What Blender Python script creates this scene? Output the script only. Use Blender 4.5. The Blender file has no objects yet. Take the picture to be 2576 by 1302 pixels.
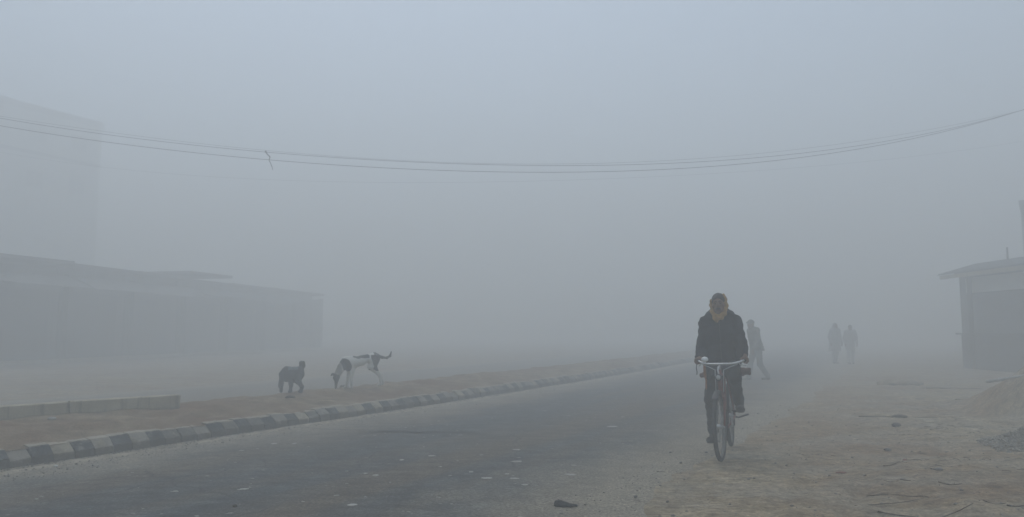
import bpy, bmesh, math, random
import numpy as np
from mathutils import Vector, Matrix

random.seed(7)
RNG = np.random.default_rng(11)
S = bpy.context.scene
COL = S.collection

# ------------------------------------------------------------------ camera
CAM_H = 1.36
PITCH = math.radians(5.65)
FPX = 1860.0            # focal length in pixels of a 2576 px wide picture
cam_d = bpy.data.cameras.new("camera")
cam_d.sensor_width = 36.0
cam_d.lens = 36.0 * FPX / 2576.0
cam_d.clip_end = 2000.0
cam_d.clip_start = 0.05
cam = bpy.data.objects.new("camera", cam_d)
COL.objects.link(cam)
cam.location = (0, 0, CAM_H)
cam.rotation_euler = (math.pi / 2 + PITCH, 0, 0)
S.camera = cam

# ------------------------------------------------------------------ sky and sun
SUN_EL, SUN_AZ = math.radians(62), math.radians(-20)      # high behind the fog, ahead of the camera
world = bpy.data.worlds.new("World")
S.world = world
world.use_nodes = True
wn = world.node_tree
wn.nodes.clear()
sky = wn.nodes.new("ShaderNodeTexSky")
sky.sky_type = 'NISHITA'
sky.sun_disc = False
sky.sun_elevation = SUN_EL
sky.sun_rotation = SUN_AZ
sky.air_density = 1.0
sky.dust_density = 1.0
hs = wn.nodes.new("ShaderNodeHueSaturation")
hs.inputs['Saturation'].default_value = 0.85
hs.inputs['Hue'].default_value = 0.492
bgn = wn.nodes.new("ShaderNodeBackground")
bgn.inputs['Strength'].default_value = 0.10
wo = wn.nodes.new("ShaderNodeOutputWorld")
wn.links.new(sky.outputs[0], hs.inputs['Color'])
wn.links.new(hs.outputs[0], bgn.inputs['Color'])
wn.links.new(bgn.outputs[0], wo.inputs['Surface'])
sl = bpy.data.lights.new("sun", 'SUN')
sl.energy = 0.8
sl.angle = math.radians(40)
sl.color = (1.0, 0.95, 0.88)
so = bpy.data.objects.new("sun", sl)
COL.objects.link(so)
sdir = Vector((math.sin(SUN_AZ) * math.cos(SUN_EL), math.cos(SUN_AZ) * math.cos(SUN_EL), math.sin(SUN_EL)))
so.rotation_euler = sdir.to_track_quat('Z', 'Y').to_euler()

S.view_settings.view_transform = 'Standard'
S.view_settings.look = 'None'
S.view_settings.exposure = 1.02
S.view_settings.gamma = 1.0
S.render.engine = 'CYCLES'
S.cycles.use_denoising = True
S.cycles.max_bounces = 12
S.cycles.diffuse_bounces = 3
S.cycles.glossy_bounces = 2
S.cycles.transmission_bounces = 2
S.cycles.volume_bounces = 8
S.cycles.caustics_reflective = False
S.cycles.caustics_refractive = False

FOG_DENSITY = 0.049
FOG_COLOR = (0.868, 0.888, 0.880)
FOG_TOP = 19.0

# ------------------------------------------------------------------ helpers: picture -> place
def ray(u, v):
    x, y = (u - 1288) / FPX, (651 - v) / FPX
    c, s = math.cos(PITCH), math.sin(PITCH)
    return np.array([x, c - y * s, s + y * c])
def G(u, v, z=0.0):
    r = ray(u, v); t = (z - CAM_H) / r[2]
    return np.array([r[0] * t, r[1] * t, z])
def D(u, v, Y):
    r = ray(u, v); t = Y / r[1]
    return np.array([r[0] * t, Y, CAM_H + r[2] * t])

# ------------------------------------------------------------------ helpers: numpy noise
def _h(i, j, k, seed):
    n = (i * 374761393 + j * 668265263 + k * 2147483647 + seed * 974711) & 0xffffffff
    n = ((n ^ (n >> 13)) * 1274126177) & 0xffffffff
    n = n ^ (n >> 16)
    return (n & 0xffff) / 65535.0 * 2 - 1
def vnoise(x, y, z=0.0, seed=0):
    x, y, z = np.broadcast_arrays(np.asarray(x, float), np.asarray(y, float), np.asarray(z, float))
    xi, yi, zi = np.floor(x).astype(np.int64), np.floor(y).astype(np.int64), np.floor(z).astype(np.int64)
    fx, fy, fz = x - xi, y - yi, z - zi
    fx, fy, fz = fx*fx*(3-2*fx), fy*fy*(3-2*fy), fz*fz*(3-2*fz)
    r = 0
    for a in (0, 1):
        for b in (0, 1):
            for c in (0, 1):
                w = (fx if a else 1-fx) * (fy if b else 1-fy) * (fz if c else 1-fz)
                r = r + w * _h(xi+a, yi+b, zi+c, seed)
    return r
def fbm(x, y, z=0.0, seed=0, o=4):
    r, a, f = 0, 1.0, 1.0
    for k in range(o):
        r = r + a * vnoise(x*f, y*f, np.asarray(z)*f, seed + k); a *= 0.5; f *= 2.03
    return r

# ------------------------------------------------------------------ helpers: objects
def link(name, me, mat=None, parent=None, smooth=True):
    if mat is not None and not me.materials:
        me.materials.append(mat)
    if smooth and len(me.polygons):
        me.polygons.foreach_set('use_smooth', [True] * len(me.polygons))
    o = bpy.data.objects.new(name, me)
    COL.objects.link(o)
    if parent is not None:
        o.parent = parent
    return o
def mesh(name, verts, faces):
    me = bpy.data.meshes.new(name)
    me.from_pydata([tuple(map(float, v)) for v in verts], [], [tuple(map(int, f)) for f in faces])
    me.update()
    return me
def bm_mesh(name, bm):
    me = bpy.data.meshes.new(name)
    bm.to_mesh(me); bm.free(); me.update()
    return me
def empty(name, loc=(0, 0, 0), rz=0.0):
    o = bpy.data.objects.new(name, None)
    COL.objects.link(o)
    o.location = loc; o.rotation_euler = (0, 0, rz)
    o.empty_display_size = 0.1
    return o
def tag(o, label, cat, group=None):
    o['label'] = label; o['category'] = cat
    if group: o['group'] = group
    return o
def struct(o):
    o['kind'] = 'structure'; return o
def stuff(o):
    o['kind'] = 'stuff'; return o

def add_box(bm, lo, hi, M=None, bevel=0.0):
    lo, hi = Vector(lo), Vector(hi)
    r = bmesh.ops.create_cube(bm, size=1.0)
    vs = r['verts']
    for v in vs:
        v.co = Vector(((v.co.x + .5) * (hi.x - lo.x) + lo.x, (v.co.y + .5) * (hi.y - lo.y) + lo.y, (v.co.z + .5) * (hi.z - lo.z) + lo.z))
    if bevel > 0:
        es = list({e for v in vs for e in v.link_edges})
        r2 = bmesh.ops.bevel(bm, geom=es, offset=bevel, segments=1, affect='EDGES', profile=.5)
        vs = list({v for f in r2['faces'] for v in f.verts} | {v for v in vs if v.is_valid})
    if M is not None:
        for v in vs: v.co = M @ v.co
    return vs
def box_mesh(name, lo, hi, bevel=0.0):
    bm = bmesh.new(); add_box(bm, lo, hi, None, bevel); return bm_mesh(name, bm)
def add_tube(bm, pts, rad, n=10, cap=True):
    pts = [Vector(p) for p in pts]
    rads = [rad] * len(pts) if np.isscalar(rad) else list(rad)
    rings = []
    up = Vector((0, 0, 1))
    prev = None
    for i, p in enumerate(pts):
        t = (pts[min(i+1, len(pts)-1)] - pts[max(i-1, 0)]).normalized()
        if prev is None:
            a = t.cross(up)
            if a.length < 1e-3: a = t.cross(Vector((1, 0, 0)))
        else:
            a = prev - t * prev.dot(t)
        a.normalize(); prev = a
        b = t.cross(a)
        rings.append([bm.verts.new(p + (a * math.cos(k*2*math.pi/n) + b * math.sin(k*2*math.pi/n)) * rads[i]) for k in range(n)])
    for r0, r1 in zip(rings[:-1], rings[1:]):
        for k in range(n):
            bm.faces.new((r0[k], r0[(k+1) % n], r1[(k+1) % n], r1[k]))
    if cap:
        bm.faces.new(rings[0][::-1]); bm.faces.new(rings[-1])
def tube_mesh(name, pts, rad, n=10):
    bm = bmesh.new(); add_tube(bm, pts, rad, n); return bm_mesh(name, bm)
def bez(pts, n=8):
    """Catmull-Rom through the points."""
    P = [np.array(p, float) for p in pts]
    P = [2*P[0]-P[1]] + P + [2*P[-1]-P[-2]]
    out = []
    for i in range(1, len(P)-2):
        for k in range(n):
            t = k / n
            a, b, c, d = P[i-1], P[i], P[i+1], P[i+2]
            out.append(.5*((2*b)+(-a+c)*t+(2*a-5*b+4*c-d)*t*t+(-a+3*b-3*c+d)*t**3))
    out.append(P[-2]); return out
def add_torus(bm, c, R, r, axis_m, n=40, m=8, arc=None):
    """ring of radius R in the local YZ plane (axis X), transformed by axis_m"""
    a0, a1 = (0, 2*math.pi) if arc is None else arc
    closed = arc is None
    cnt = n if closed else n + 1
    rings = []
    for i in range(cnt):
        a = a0 + (a1-a0) * i / n
        ring = []
        for k in range(m):
            b = 2*math.pi*k/m
            q = Vector((math.sin(b)*r, (R+math.cos(b)*r)*math.cos(a), (R+math.cos(b)*r)*math.sin(a)))
            ring.append(bm.verts.new(axis_m @ (q + Vector(c))))
        rings.append(ring)
    for i in range(n):
        r0, r1 = rings[i], rings[(i+1) % cnt]
        for k in range(m):
            bm.faces.new((r0[k], r1[k], r1[(k+1) % m], r0[(k+1) % m]))

# ------------------------------------------------------------------ helpers: signed distance modelling
def cone(a, b, ra, rb):
    return ('c', np.array(a, float), np.array(b, float), ra, rb)
def ell(c, r, rot=None):
    return ('e', np.array(c, float), np.array(r, float), None if rot is None else np.array(Matrix.Rotation(rot[0], 3, rot[1])))
def chain(pts, rads):
    return [cone(pts[i], pts[i+1], rads[i], rads[i+1]) for i in range(len(pts)-1)]
def sd(pr, P):
    if pr[0] == 'c':
        _, a, b, ra, rb = pr
        ab = b - a
        t = np.clip(((P - a) @ ab) / max(ab @ ab, 1e-9), 0, 1)
        return np.linalg.norm(P - a - t[..., None] * ab, axis=-1) - (ra + (rb - ra) * t)
    _, c, r, R = pr
    q = P - c
    if R is not None: q = q @ R
    k0 = np.linalg.norm(q / r, axis=-1); k1 = np.linalg.norm(q / (r * r), axis=-1)
    return k0 * (k0 - 1) / np.maximum(k1, 1e-6)
def sdf_mesh(name, prims, h=0.012, k=0.03, cut=None, sub=None, noise=None, clip=None):
    """smooth union of prims -> quad mesh by surface nets. sub: prims cut away; noise(P)->offset; clip(P)->sdf to intersect"""
    lo = np.full(3, 1e9); hi = -lo
    for p in prims:
        if p[0] == 'c':
            for q, r in ((p[1], p[3]), (p[2], p[4])):
                lo = np.minimum(lo, q - r); hi = np.maximum(hi, q + r)
        else:
            m = p[2].max(); lo = np.minimum(lo, p[1] - m); hi = np.maximum(hi, p[1] + m)
    lo -= 3*h + .02; hi += 3*h + .02
    n = np.ceil((hi - lo) / h).astype(int) + 1
    ax = [lo[i] + h * np.arange(n[i]) for i in range(3)]
    P = np.stack(np.meshgrid(*ax, indexing='ij'), -1)
    F = np.full(P.shape[:3], .5)
    for p in prims:
        if p[0] == 'c':
            bl = np.minimum(p[1]-p[3], p[2]-p[4]); bh = np.maximum(p[1]+p[3], p[2]+p[4])
        else:
            bl, bh = p[1]-p[2].max(), p[1]+p[2].max()
        i0 = np.maximum(((bl - k - 3*h - lo) / h).astype(int), 0); i1 = np.minimum(((bh + k + 3*h - lo) / h).astype(int) + 2, n)
        sl = tuple(slice(i0[q], i1[q]) for q in range(3))
        d = sd(p, P[sl]); f = F[sl]
        w = np.clip(.5 + .5 * (f - d) / k, 0, 1)
        F[sl] = f * (1 - w) + d * w - k * w * (1 - w)
    if sub:
        for p, ks in sub:
            d = -sd(p, P)
            w = np.clip(.5 - .5 * (F - d) / ks, 0, 1)
            F = F * (1 - w) + d * w + ks * w * (1 - w)
    if noise is not None:
        mk = np.abs(F) < .06
        F[mk] += noise(P[mk])
    if clip is not None: F = np.maximum(F, clip(P))
    ins = F < 0
    c8 = [ins[a:n[0]-1+a, b:n[1]-1+b, c:n[2]-1+c] for a in (0, 1) for b in (0, 1) for c in (0, 1)]
    s = sum(x.astype(int) for x in c8)
    act = (s > 0) & (s < 8)
    idx = -np.ones(act.shape, int)
    cells = np.argwhere(act); idx[act] = np.arange(len(cells))
    acc = np.zeros((len(cells), 3)); cnt = np.zeros(len(cells))
    offs = [(a, b, c) for a in (0, 1) for b in (0, 1) for c in (0, 1)]
    for i, o0 in enumerate(offs):
        for axx in range(3):
            if o0[axx]: continue
            o1 = list(o0); o1[axx] = 1
            f0 = F[cells[:, 0]+o0[0], cells[:, 1]+o0[1], cells[:, 2]+o0[2]]
            f1 = F[cells[:, 0]+o1[0], cells[:, 1]+o1[1], cells[:, 2]+o1[2]]
            m = (f0 < 0) != (f1 < 0)
            t = np.where(m, f0 / np.where(f0 == f1, 1, f0 - f1), 0)
            pt = np.tile(np.array(o0, float), (len(cells), 1)); pt[:, axx] += t
            acc[m] += pt[m]; cnt[m] += 1
    V = lo + h * (cells + acc / np.maximum(cnt, 1)[:, None])
    faces = []
    for axx in range(3):
        b1, b2 = (axx + 1) % 3, (axx + 2) % 3
        sl0 = [slice(1, -1)] * 3; sl1 = [slice(1, -1)] * 3
        sl0[axx] = slice(0, -1); sl1[axx] = slice(1, None)
        A, B = ins[tuple(sl0)], ins[tuple(sl1)]
        E = np.argwhere(A != B)
        if not len(E): continue
        a_in = A[E[:, 0], E[:, 1], E[:, 2]]
        base = E.copy(); base[:, b1] += 1; base[:, b2] += 1
        def cell(d1, d2):
            q = base.copy(); q[:, b1] -= d1; q[:, b2] -= d2
            return idx[q[:, 0], q[:, 1], q[:, 2]]
        q = np.stack([cell(1, 1), cell(0, 1), cell(0, 0), cell(1, 0)], 1)
        q[~a_in] = q[~a_in][:, ::-1]
        faces.append(q)
    faces = np.concatenate(faces)
    faces = faces[(faces >= 0).all(1)]
    return mesh(name, V, faces), V

# ------------------------------------------------------------------ materials
def new_mat(name):
    m = bpy.data.materials.new(name); m.use_nodes = True
    return m, m.node_tree, m.node_tree.nodes['Principled BSDF']
def N(nt, t, **kw):
    n = nt.nodes.new(t)
    for k, v in kw.items():
        if k in n.inputs: n.inputs[k].default_value = v
        else: setattr(n, k, v)
    return n
def ramp(nt, src, stops, interp='LINEAR'):
    r = nt.nodes.new('ShaderNodeValToRGB')
    r.color_ramp.interpolation = interp
    els = r.color_ramp.elements
    while len(els) > 1: els.remove(els[-1])
    els[0].position = stops[0][0]; els[0].color = (*stops[0][1], 1)
    for p, c in stops[1:]:
        e = els.new(p); e.color = (*c, 1)
    nt.links.new(src, r.inputs[0]); return r.outputs[0]
def g3(v): return (v, v, v)
def mix(nt, fac, a, b, mode='MIX'):
    m = nt.nodes.new('ShaderNodeMix'); m.data_type = 'RGBA'; m.blend_type = mode
    for sock, val in ((m.inputs[0], fac), (m.inputs[6], a), (m.inputs[7], b)):
        if isinstance(val, (int, float)): sock.default_value = val
        elif isinstance(val, tuple): sock.default_value = (*val, 1)
        else: nt.links.new(val, sock)
    return m.outputs[2]
def mathn(nt, op, a, b=None):
    m = nt.nodes.new('ShaderNodeMath'); m.operation = op
    for i, val in enumerate((a, b)):
        if val is None: continue
        if isinstance(val, (int, float)): m.inputs[i].default_value = val
        else: nt.links.new(val, m.inputs[i])
    return m.outputs[0]
def coords(nt, kind='Object'):
    return N(nt, 'ShaderNodeTexCoord').outputs[kind]
def noise(nt, vec, scale, detail=6, rough=.6, scl=None):
    if scl is not None:
        mp = N(nt, 'ShaderNodeMapping'); mp.inputs['Scale'].default_value = scl
        nt.links.new(vec, mp.inputs['Vector']); vec = mp.outputs[0]
    t = N(nt, 'ShaderNodeTexNoise', Scale=scale, Detail=detail, Roughness=rough)
    nt.links.new(vec, t.inputs['Vector']); return t.outputs['Fac']
def bump(nt, bsdf, h, strength=.5, dist=.02):
    b = N(nt, 'ShaderNodeBump', Strength=strength, Distance=dist)
    nt.links.new(h, b.inputs['Height']); nt.links.new(b.outputs[0], bsdf.inputs['Normal'])
def plain(name, col, rough=.8, var=.25, scale=8, metal=0.0, bstr=.2, bdist=.01, spec=.3):
    m, nt, b = new_mat(name)
    v = coords(nt)
    f = noise(nt, v, scale)
    c = ramp(nt, f, [(.3, tuple(x*(1-var) for x in col)), (.7, tuple(min(1, x*(1+var)) for x in col))])
    nt.links.new(c, b.inputs['Base Color'])
    b.inputs['Roughness'].default_value = rough
    b.inputs['Metallic'].default_value = metal
    b.inputs['Specular IOR Level'].default_value = spec
    if bstr: bump(nt, b, noise(nt, v, scale*6), bstr, bdist)
    return m
def attr_mat(name, attr, rough=.9, var=.15):
    m, nt, b = new_mat(name)
    a = N(nt, 'ShaderNodeAttribute', attribute_name=attr)
    f = ramp(nt, noise(nt, coords(nt), 60), [(.3, g3(1-var)), (.7, g3(1+var))])
    nt.links.new(mix(nt, 1.0, a.outputs['Color'], f, 'MULTIPLY'), b.inputs['Base Color'])
    b.inputs['Roughness'].default_value = rough
    b.inputs['Specular IOR Level'].default_value = .15
    bump(nt, b, noise(nt, coords(nt), 120), .4, .01)
    return m
def set_attr(me, name, cols):
    a = me.color_attributes.new(name, 'FLOAT_COLOR', 'POINT')
    a.data.foreach_set('color', np.concatenate([cols, np.ones((len(cols), 1))], 1).astype(np.float32).ravel())

# ------------------------------------------------------------------ the line of the road (kerb foot), x as a function of y
_kp = [(0, 1123), (175, 1101), (332, 1083), (515, 1059), (644, 1043), (982, 998), (1160, 976), (1340, 955), (1480, 936), (1600, 919), (1700, 903)]
_kw = np.array([G(u, v, .22)[:2] for u, v in _kp])
_kc = np.polyfit(_kw[:, 1], _kw[:, 0], 2)
Y_FIT = 26.0
def KX(y):
    y = np.asarray(y, float)
    yy = np.minimum(y, Y_FIT)
    s = 2*_kc[0]*Y_FIT + _kc[1]
    return .2 + np.polyval(_kc, yy) + np.maximum(y - Y_FIT, 0) * s
def KS(y):
    return 2*_kc[0]*min(y, Y_FIT) + _kc[1]
print("KERB", _kc, [round(float(KX(y)), 2) for y in (5, 7.2, 10, 15, 20, 30, 40)])
ROAD_W = 7.0          # measured along x

# ------------------------------------------------------------------ ground materials
def dirt_material():
    m, nt, b = new_mat("dirt")
    v = coords(nt)
    big = noise(nt, v, .35, 5)
    mid = noise(nt, v, 2.2, 8, .65)
    fine = noise(nt, v, 38, 6, .7)
    c = ramp(nt, mid, [(.3, (.150, .112, .064)), (.5, (.265, .213, .133)), (.68, (.375, .315, .212))])
    redd = ramp(nt, big, [(.42, g3(0)), (.62, g3(1))])
    c = mix(nt, mathn(nt, 'MULTIPLY', redd, .75), c, (.185, .115, .062))
    sx_ = N(nt, 'ShaderNodeSeparateXYZ'); nt.links.new(v, sx_.inputs[0])
    mx_ = N(nt, 'ShaderNodeMapRange', interpolation_type='SMOOTHSTEP'); nt.links.new(sx_.outputs[0], mx_.inputs[0]); mx_.inputs[1].default_value = 2.2; mx_.inputs[2].default_value = 4.6
    my_ = N(nt, 'ShaderNodeMapRange', interpolation_type='SMOOTHSTEP'); nt.links.new(sx_.outputs[1], my_.inputs[0]); my_.inputs[1].default_value = 8.6; my_.inputs[2].default_value = 5.6
    pm_ = mathn(nt, 'MULTIPLY', mx_.outputs[0], my_.outputs[0])
    pm_ = mathn(nt, 'MULTIPLY', pm_, ramp(nt, noise(nt, v, 1.6, 6, .6), [(.3, g3(.25)), (.6, g3(1))]))
    c = mix(nt, mathn(nt, 'MULTIPLY', pm_, .8), c, (.150, .098, .052))
    grey = ramp(nt, noise(nt, v, .8, 6, .6, (1, 1.7, 1)), [(.42, g3(0)), (.62, g3(1))])
    c = mix(nt, mathn(nt, 'MULTIPLY', grey, .7), c, (.262, .236, .182))
    fl = ramp(nt, fine, [(.3, g3(.5)), (.5, g3(1.0)), (.70, g3(1.45))])
    c = mix(nt, 1.0, c, fl, 'MULTIPLY')
    c = mix(nt, 1.0, c, ramp(nt, noise(nt, v, 11, 5, .7), [(.32, g3(.62)), (.5, g3(1)), (.66, g3(1.35))]), 'MULTIPLY')
    # thin dark litter, straw and damp streaks
    st = noise(nt, v, 5, 5, .6, (1, 3.4, 1))
    dk = ramp(nt, st, [(.42, g3(1.1)), (.58, g3(.9)), (.66, g3(.42))])
    c = mix(nt, .8, c, dk, 'MULTIPLY')
    nt.links.new(c, b.inputs['Base Color'])
    b.inputs['Roughness'].default_value = .95
    b.inputs['Specular IOR Level'].default_value = .15
    hsum = mathn(nt, 'ADD', mathn(nt, 'MULTIPLY', mid, 1.0), mathn(nt, 'MULTIPLY', fine, .35))
    bump(nt, b, hsum, .8, .05)
    return m
M_DIRT = dirt_material()
def road_material(name, dusty=0.0):
    m, nt, b = new_mat(name)
    v = coords(nt)
    uv = N(nt, 'ShaderNodeUVMap').outputs[0]
    sep = N(nt, 'ShaderNodeSeparateXYZ'); nt.links.new(uv, sep.inputs[0])
    u = sep.outputs[0]
    fine = noise(nt, v, 42, 5, .75)
    mid = noise(nt, v, 3.2, 8, .65)
    base = ramp(nt, mid, [(.28, (.038, .043, .042)), (.5, (.062, .069, .068)), (.72, (.10, .106, .102))])
    # brown dusty wear patches, drawn out along the road
    mp = N(nt, 'ShaderNodeMapping'); mp.inputs['Scale'].default_value = (4.4, .25, 1)
    nt.links.new(uv, mp.inputs[0])
    wear = noise(nt, mp.outputs[0], 1.3, 6, .55)
    wf = ramp(nt, wear, [(.44, g3(0)), (.56, g3(1))])
    base = mix(nt, mathn(nt, 'MULTIPLY', wf, .8), base, (.105, .084, .058))
    st_ = ramp(nt, noise(nt, v, 4.5, 6, .65, (.6, 1.6, 1)), [(.35, g3(.7)), (.5, g3(1)), (.66, g3(1.4))])
    base = mix(nt, 1.0, base, st_, 'MULTIPLY')
    dn = N(nt, 'ShaderNodeTexNoise', Scale=2.5, Detail=4); nt.links.new(v, dn.inputs['Vector'])
    dv = N(nt, 'ShaderNodeVectorMath', operation='MULTIPLY_ADD'); nt.links.new(dn.outputs['Color'], dv.inputs[0]); dv.inputs[1].default_value = (.5, .5, .5); nt.links.new(v, dv.inputs[2])
    cr_ = N(nt, 'ShaderNodeTexVoronoi', Scale=.75, feature='DISTANCE_TO_EDGE'); nt.links.new(dv.outputs[0], cr_.inputs['Vector'])
    ck_ = ramp(nt, cr_.outputs['Distance'], [(.004, g3(1)), (.014, g3(0))])
    cm_ = ramp(nt, noise(nt, v, .5, 3, .5), [(.46, g3(0)), (.58, g3(.75))])
    base = mix(nt, mathn(nt, 'MULTIPLY', ck_, cm_), base, (.018, .018, .018))
    # dust blown in from both edges
    ed = ramp(nt, u, [(0, g3(1.2)), (.05, g3(1.1)), (.09, g3(.8)), (.18, g3(.5)), (.32, g3(.18)), (.46, g3(.03)), (.64, g3(.14)), (.78, g3(.40)), (.89, g3(.78)), (.96, g3(1.1))])
    en = mathn(nt, 'ADD', ed, mathn(nt, 'MULTIPLY', mathn(nt, 'SUBTRACT', noise(nt, v, 1.1, 8, .66), .5), 1.1))
    ef = ramp(nt, en, [(.25, g3(0)), (.85, g3(1))])
    if dusty: ef = mathn(nt, 'MAXIMUM', ef, dusty)
    dustc = ramp(nt, noise(nt, v, 5, 7, .65), [(.3, (.185, .162, .118)), (.7, (.285, .252, .188))])
    base = mix(nt, ef, base, dustc)
    fl = ramp(nt, fine, [(.32, g3(.30)), (.5, g3(.95)), (.62, g3(1.6)), (.72, g3(2.9))])
    base = mix(nt, 1.0, base, fl, 'MULTIPLY')
    vo = N(nt, 'ShaderNodeTexVoronoi', Scale=34); nt.links.new(v, vo.inputs['Vector'])
    chip = ramp(nt, vo.outputs['Distance'], [(.10, g3(1)), (.2, g3(0))])
    sel = ramp(nt, noise(nt, v, 7, 3, .6), [(.55, g3(0)), (.68, g3(.7))])
    base = mix(nt, mathn(nt, 'MULTIPLY', chip, sel), base, (.25, .24, .22))
    nt.links.new(base, b.inputs['Base Color'])
    b.inputs['Roughness'].default_value = .82
    b.inputs['Specular IOR Level'].default_value = .3
    bump(nt, b, mathn(nt, 'ADD', fine, mathn(nt, 'MULTIPLY', mid, .8)), .7, .02)
    return m
M_ROAD = road_material("asphalt")
M_ROAD2 = road_material("dusty_asphalt", .55)
def soil_material():
    m, nt, b = new_mat("median_soil")
    v = coords(nt)
    mid = noise(nt, v, 3.0, 8, .65); fine = noise(nt, v, 45, 6, .7)
    c = ramp(nt, mid, [(.3, (.120, .084, .048)), (.5, (.235, .182, .115)), (.70, (.36, .292, .195))])
    rd = ramp(nt, noise(nt, v, .6, 5), [(.45, g3(0)), (.65, g3(1))])
    c = mix(nt, mathn(nt, 'MULTIPLY', rd, .85), c, (.165, .092, .052))
    c = mix(nt, 1.0, c, ramp(nt, fine, [(.3, g3(.6)), (.5, g3(1)), (.72, g3(1.35))]), 'MULTIPLY')
    nt.links.new(c, b.inputs['Base Color'])
    b.inputs['Roughness'].default_value = .95; b.inputs['Specular IOR Level'].default_value = .12
    bump(nt, b, mathn(nt, 'ADD', mid, mathn(nt, 'MULTIPLY', fine, .4)), .9, .06)
    return m
M_SOIL = soil_material()
def kerb_material(name, dark, worn=False):
    m, nt, b = new_mat(name)
    oi = N(nt, 'ShaderNodeObjectInfo')
    v = coords(nt)
    add = N(nt, 'ShaderNodeVectorMath', operation='ADD')
    nt.links.new(v, add.inputs[0])
    rnd = N(nt, 'ShaderNodeVectorMath', operation='SCALE'); rnd.inputs[0].default_value = (37, 23, 11)
    nt.links.new(oi.outputs['Random'], rnd.inputs['Scale']); nt.links.new(rnd.outputs[0], add.inputs[1])
    p = add.outputs[0]
    n1 = noise(nt, p, 9, 6, .65); n2 = noise(nt, p, 60, 5, .7)
    conc = ramp(nt, n1, [(.3, (.17, .155, .13)), (.7, (.27, .25, .21))])
    if dark: paint = ramp(nt, n1, [(.3, (.018, .022, .023)), (.5, (.045, .050, .050)), (.68, (.10, .10, .092))])
    else: paint = ramp(nt, n1, [(.3, (.25, .22, .16)), (.7, (.38, .335, .24))])
    if worn: paint = ramp(nt, n1, [(.3, (.085, .085, .075)), (.7, (.19, .175, .14))])
    sep = N(nt, 'ShaderNodeSeparateXYZ'); nt.links.new(v, sep.inputs[0])
    # paint has flaked from some blocks; foot browned by dirt plus painted fold shade
    thr = mathn(nt, 'MULTIPLY', oi.outputs['Random'], .16 if dark else .40)
    wf = ramp(nt, mathn(nt, 'ADD', n1, mathn(nt, 'SUBTRACT', thr, .12)), [(.55, g3(0)), (.66, g3(.85))])
    c = mix(nt, wf, paint, conc)
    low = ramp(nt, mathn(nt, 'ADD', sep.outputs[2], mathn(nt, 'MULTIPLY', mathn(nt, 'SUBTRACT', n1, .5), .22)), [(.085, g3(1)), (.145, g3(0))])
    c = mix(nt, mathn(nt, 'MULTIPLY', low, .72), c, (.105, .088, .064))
    top = ramp(nt, mathn(nt, 'ADD', sep.outputs[2], mathn(nt, 'MULTIPLY', mathn(nt, 'SUBTRACT', n1, .5), .05)), [(.205, g3(0)), (.218, g3(.85))])
    c = mix(nt, top, c, (.34, .30, .23))
    c = mix(nt, 1.0, c, ramp(nt, n2, [(.3, g3(.75)), (.7, g3(1.25))]), 'MULTIPLY')
    nt.links.new(c, b.inputs['Base Color'])
    b.inputs['Roughness'].default_value = .9; b.inputs['Specular IOR Level'].default_value = .2
    bump(nt, b, mathn(nt, 'ADD', n1, mathn(nt, 'MULTIPLY', n2, .4)), .6, .02)
    return m
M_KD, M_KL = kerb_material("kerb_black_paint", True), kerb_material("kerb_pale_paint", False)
def concrete_material():
    m, nt, b = new_mat("stained_concrete")
    v = coords(nt)
    n1 = noise(nt, v, 3, 7, .65); n2 = noise(nt, v, 50, 5, .7)
    c = ramp(nt, n1, [(.3, (.31, .265, .18)), (.7, (.42, .37, .265))])
    drip = ramp(nt, noise(nt, v, 14, 4, .6, (1, 1, .12)), [(.52, g3(1)), (.66, g3(.62))])
    c = mix(nt, .8, c, drip, 'MULTIPLY')
    sep = N(nt, 'ShaderNodeSeparateXYZ'); nt.links.new(v, sep.inputs[0])
    low = ramp(nt, mathn(nt, 'ADD', sep.outputs[2], mathn(nt, 'MULTIPLY', n1, .1)), [(.05, g3(1)), (.1, g3(0))])
    c = mix(nt, mathn(nt, 'MULTIPLY', low, .5), c, (.11, .085, .06))
    c = mix(nt, 1.0, c, ramp(nt, n2, [(.3, g3(.85)), (.7, g3(1.15))]), 'MULTIPLY')
    nt.links.new(c, b.inputs['Base Color']); b.inputs['Roughness'].default_value = .92
    bump(nt, b, mathn(nt, 'ADD', n1, mathn(nt, 'MULTIPLY', n2, .3)), .5, .02)
    return m
M_CONC = concrete_material()
M_TAR = plain("tar", (.022, .024, .026), .7, .3, 12)
M_STONE = plain("stone", (.16, .15, .135), .9, .5, 5, bstr=.4)
M_CHIP = plain("pale_stone", (.34, .33, .30), .85, .3, 9)
M_WOOD = plain("dry_twig", (.085, .066, .044), .9, .4, 30)
M_LEAF = plain("red_scrap", (.21, .07, .045), .8, .3, 20)
M_WIRE = plain("wire_rubber", (.02, .02, .022), .6, .1, 10, bstr=0)
M_BLACKCLOTH = plain("black_cloth", (.016, .020, .022), .85, .4, 30, bstr=.5)
M_PALE = plain("pale_plastic", (.55, .54, .50), .6, .1, 10)
M_PIPE = plain("pale_pipe", (.33, .33, .31), .7, .2, 10)

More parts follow.
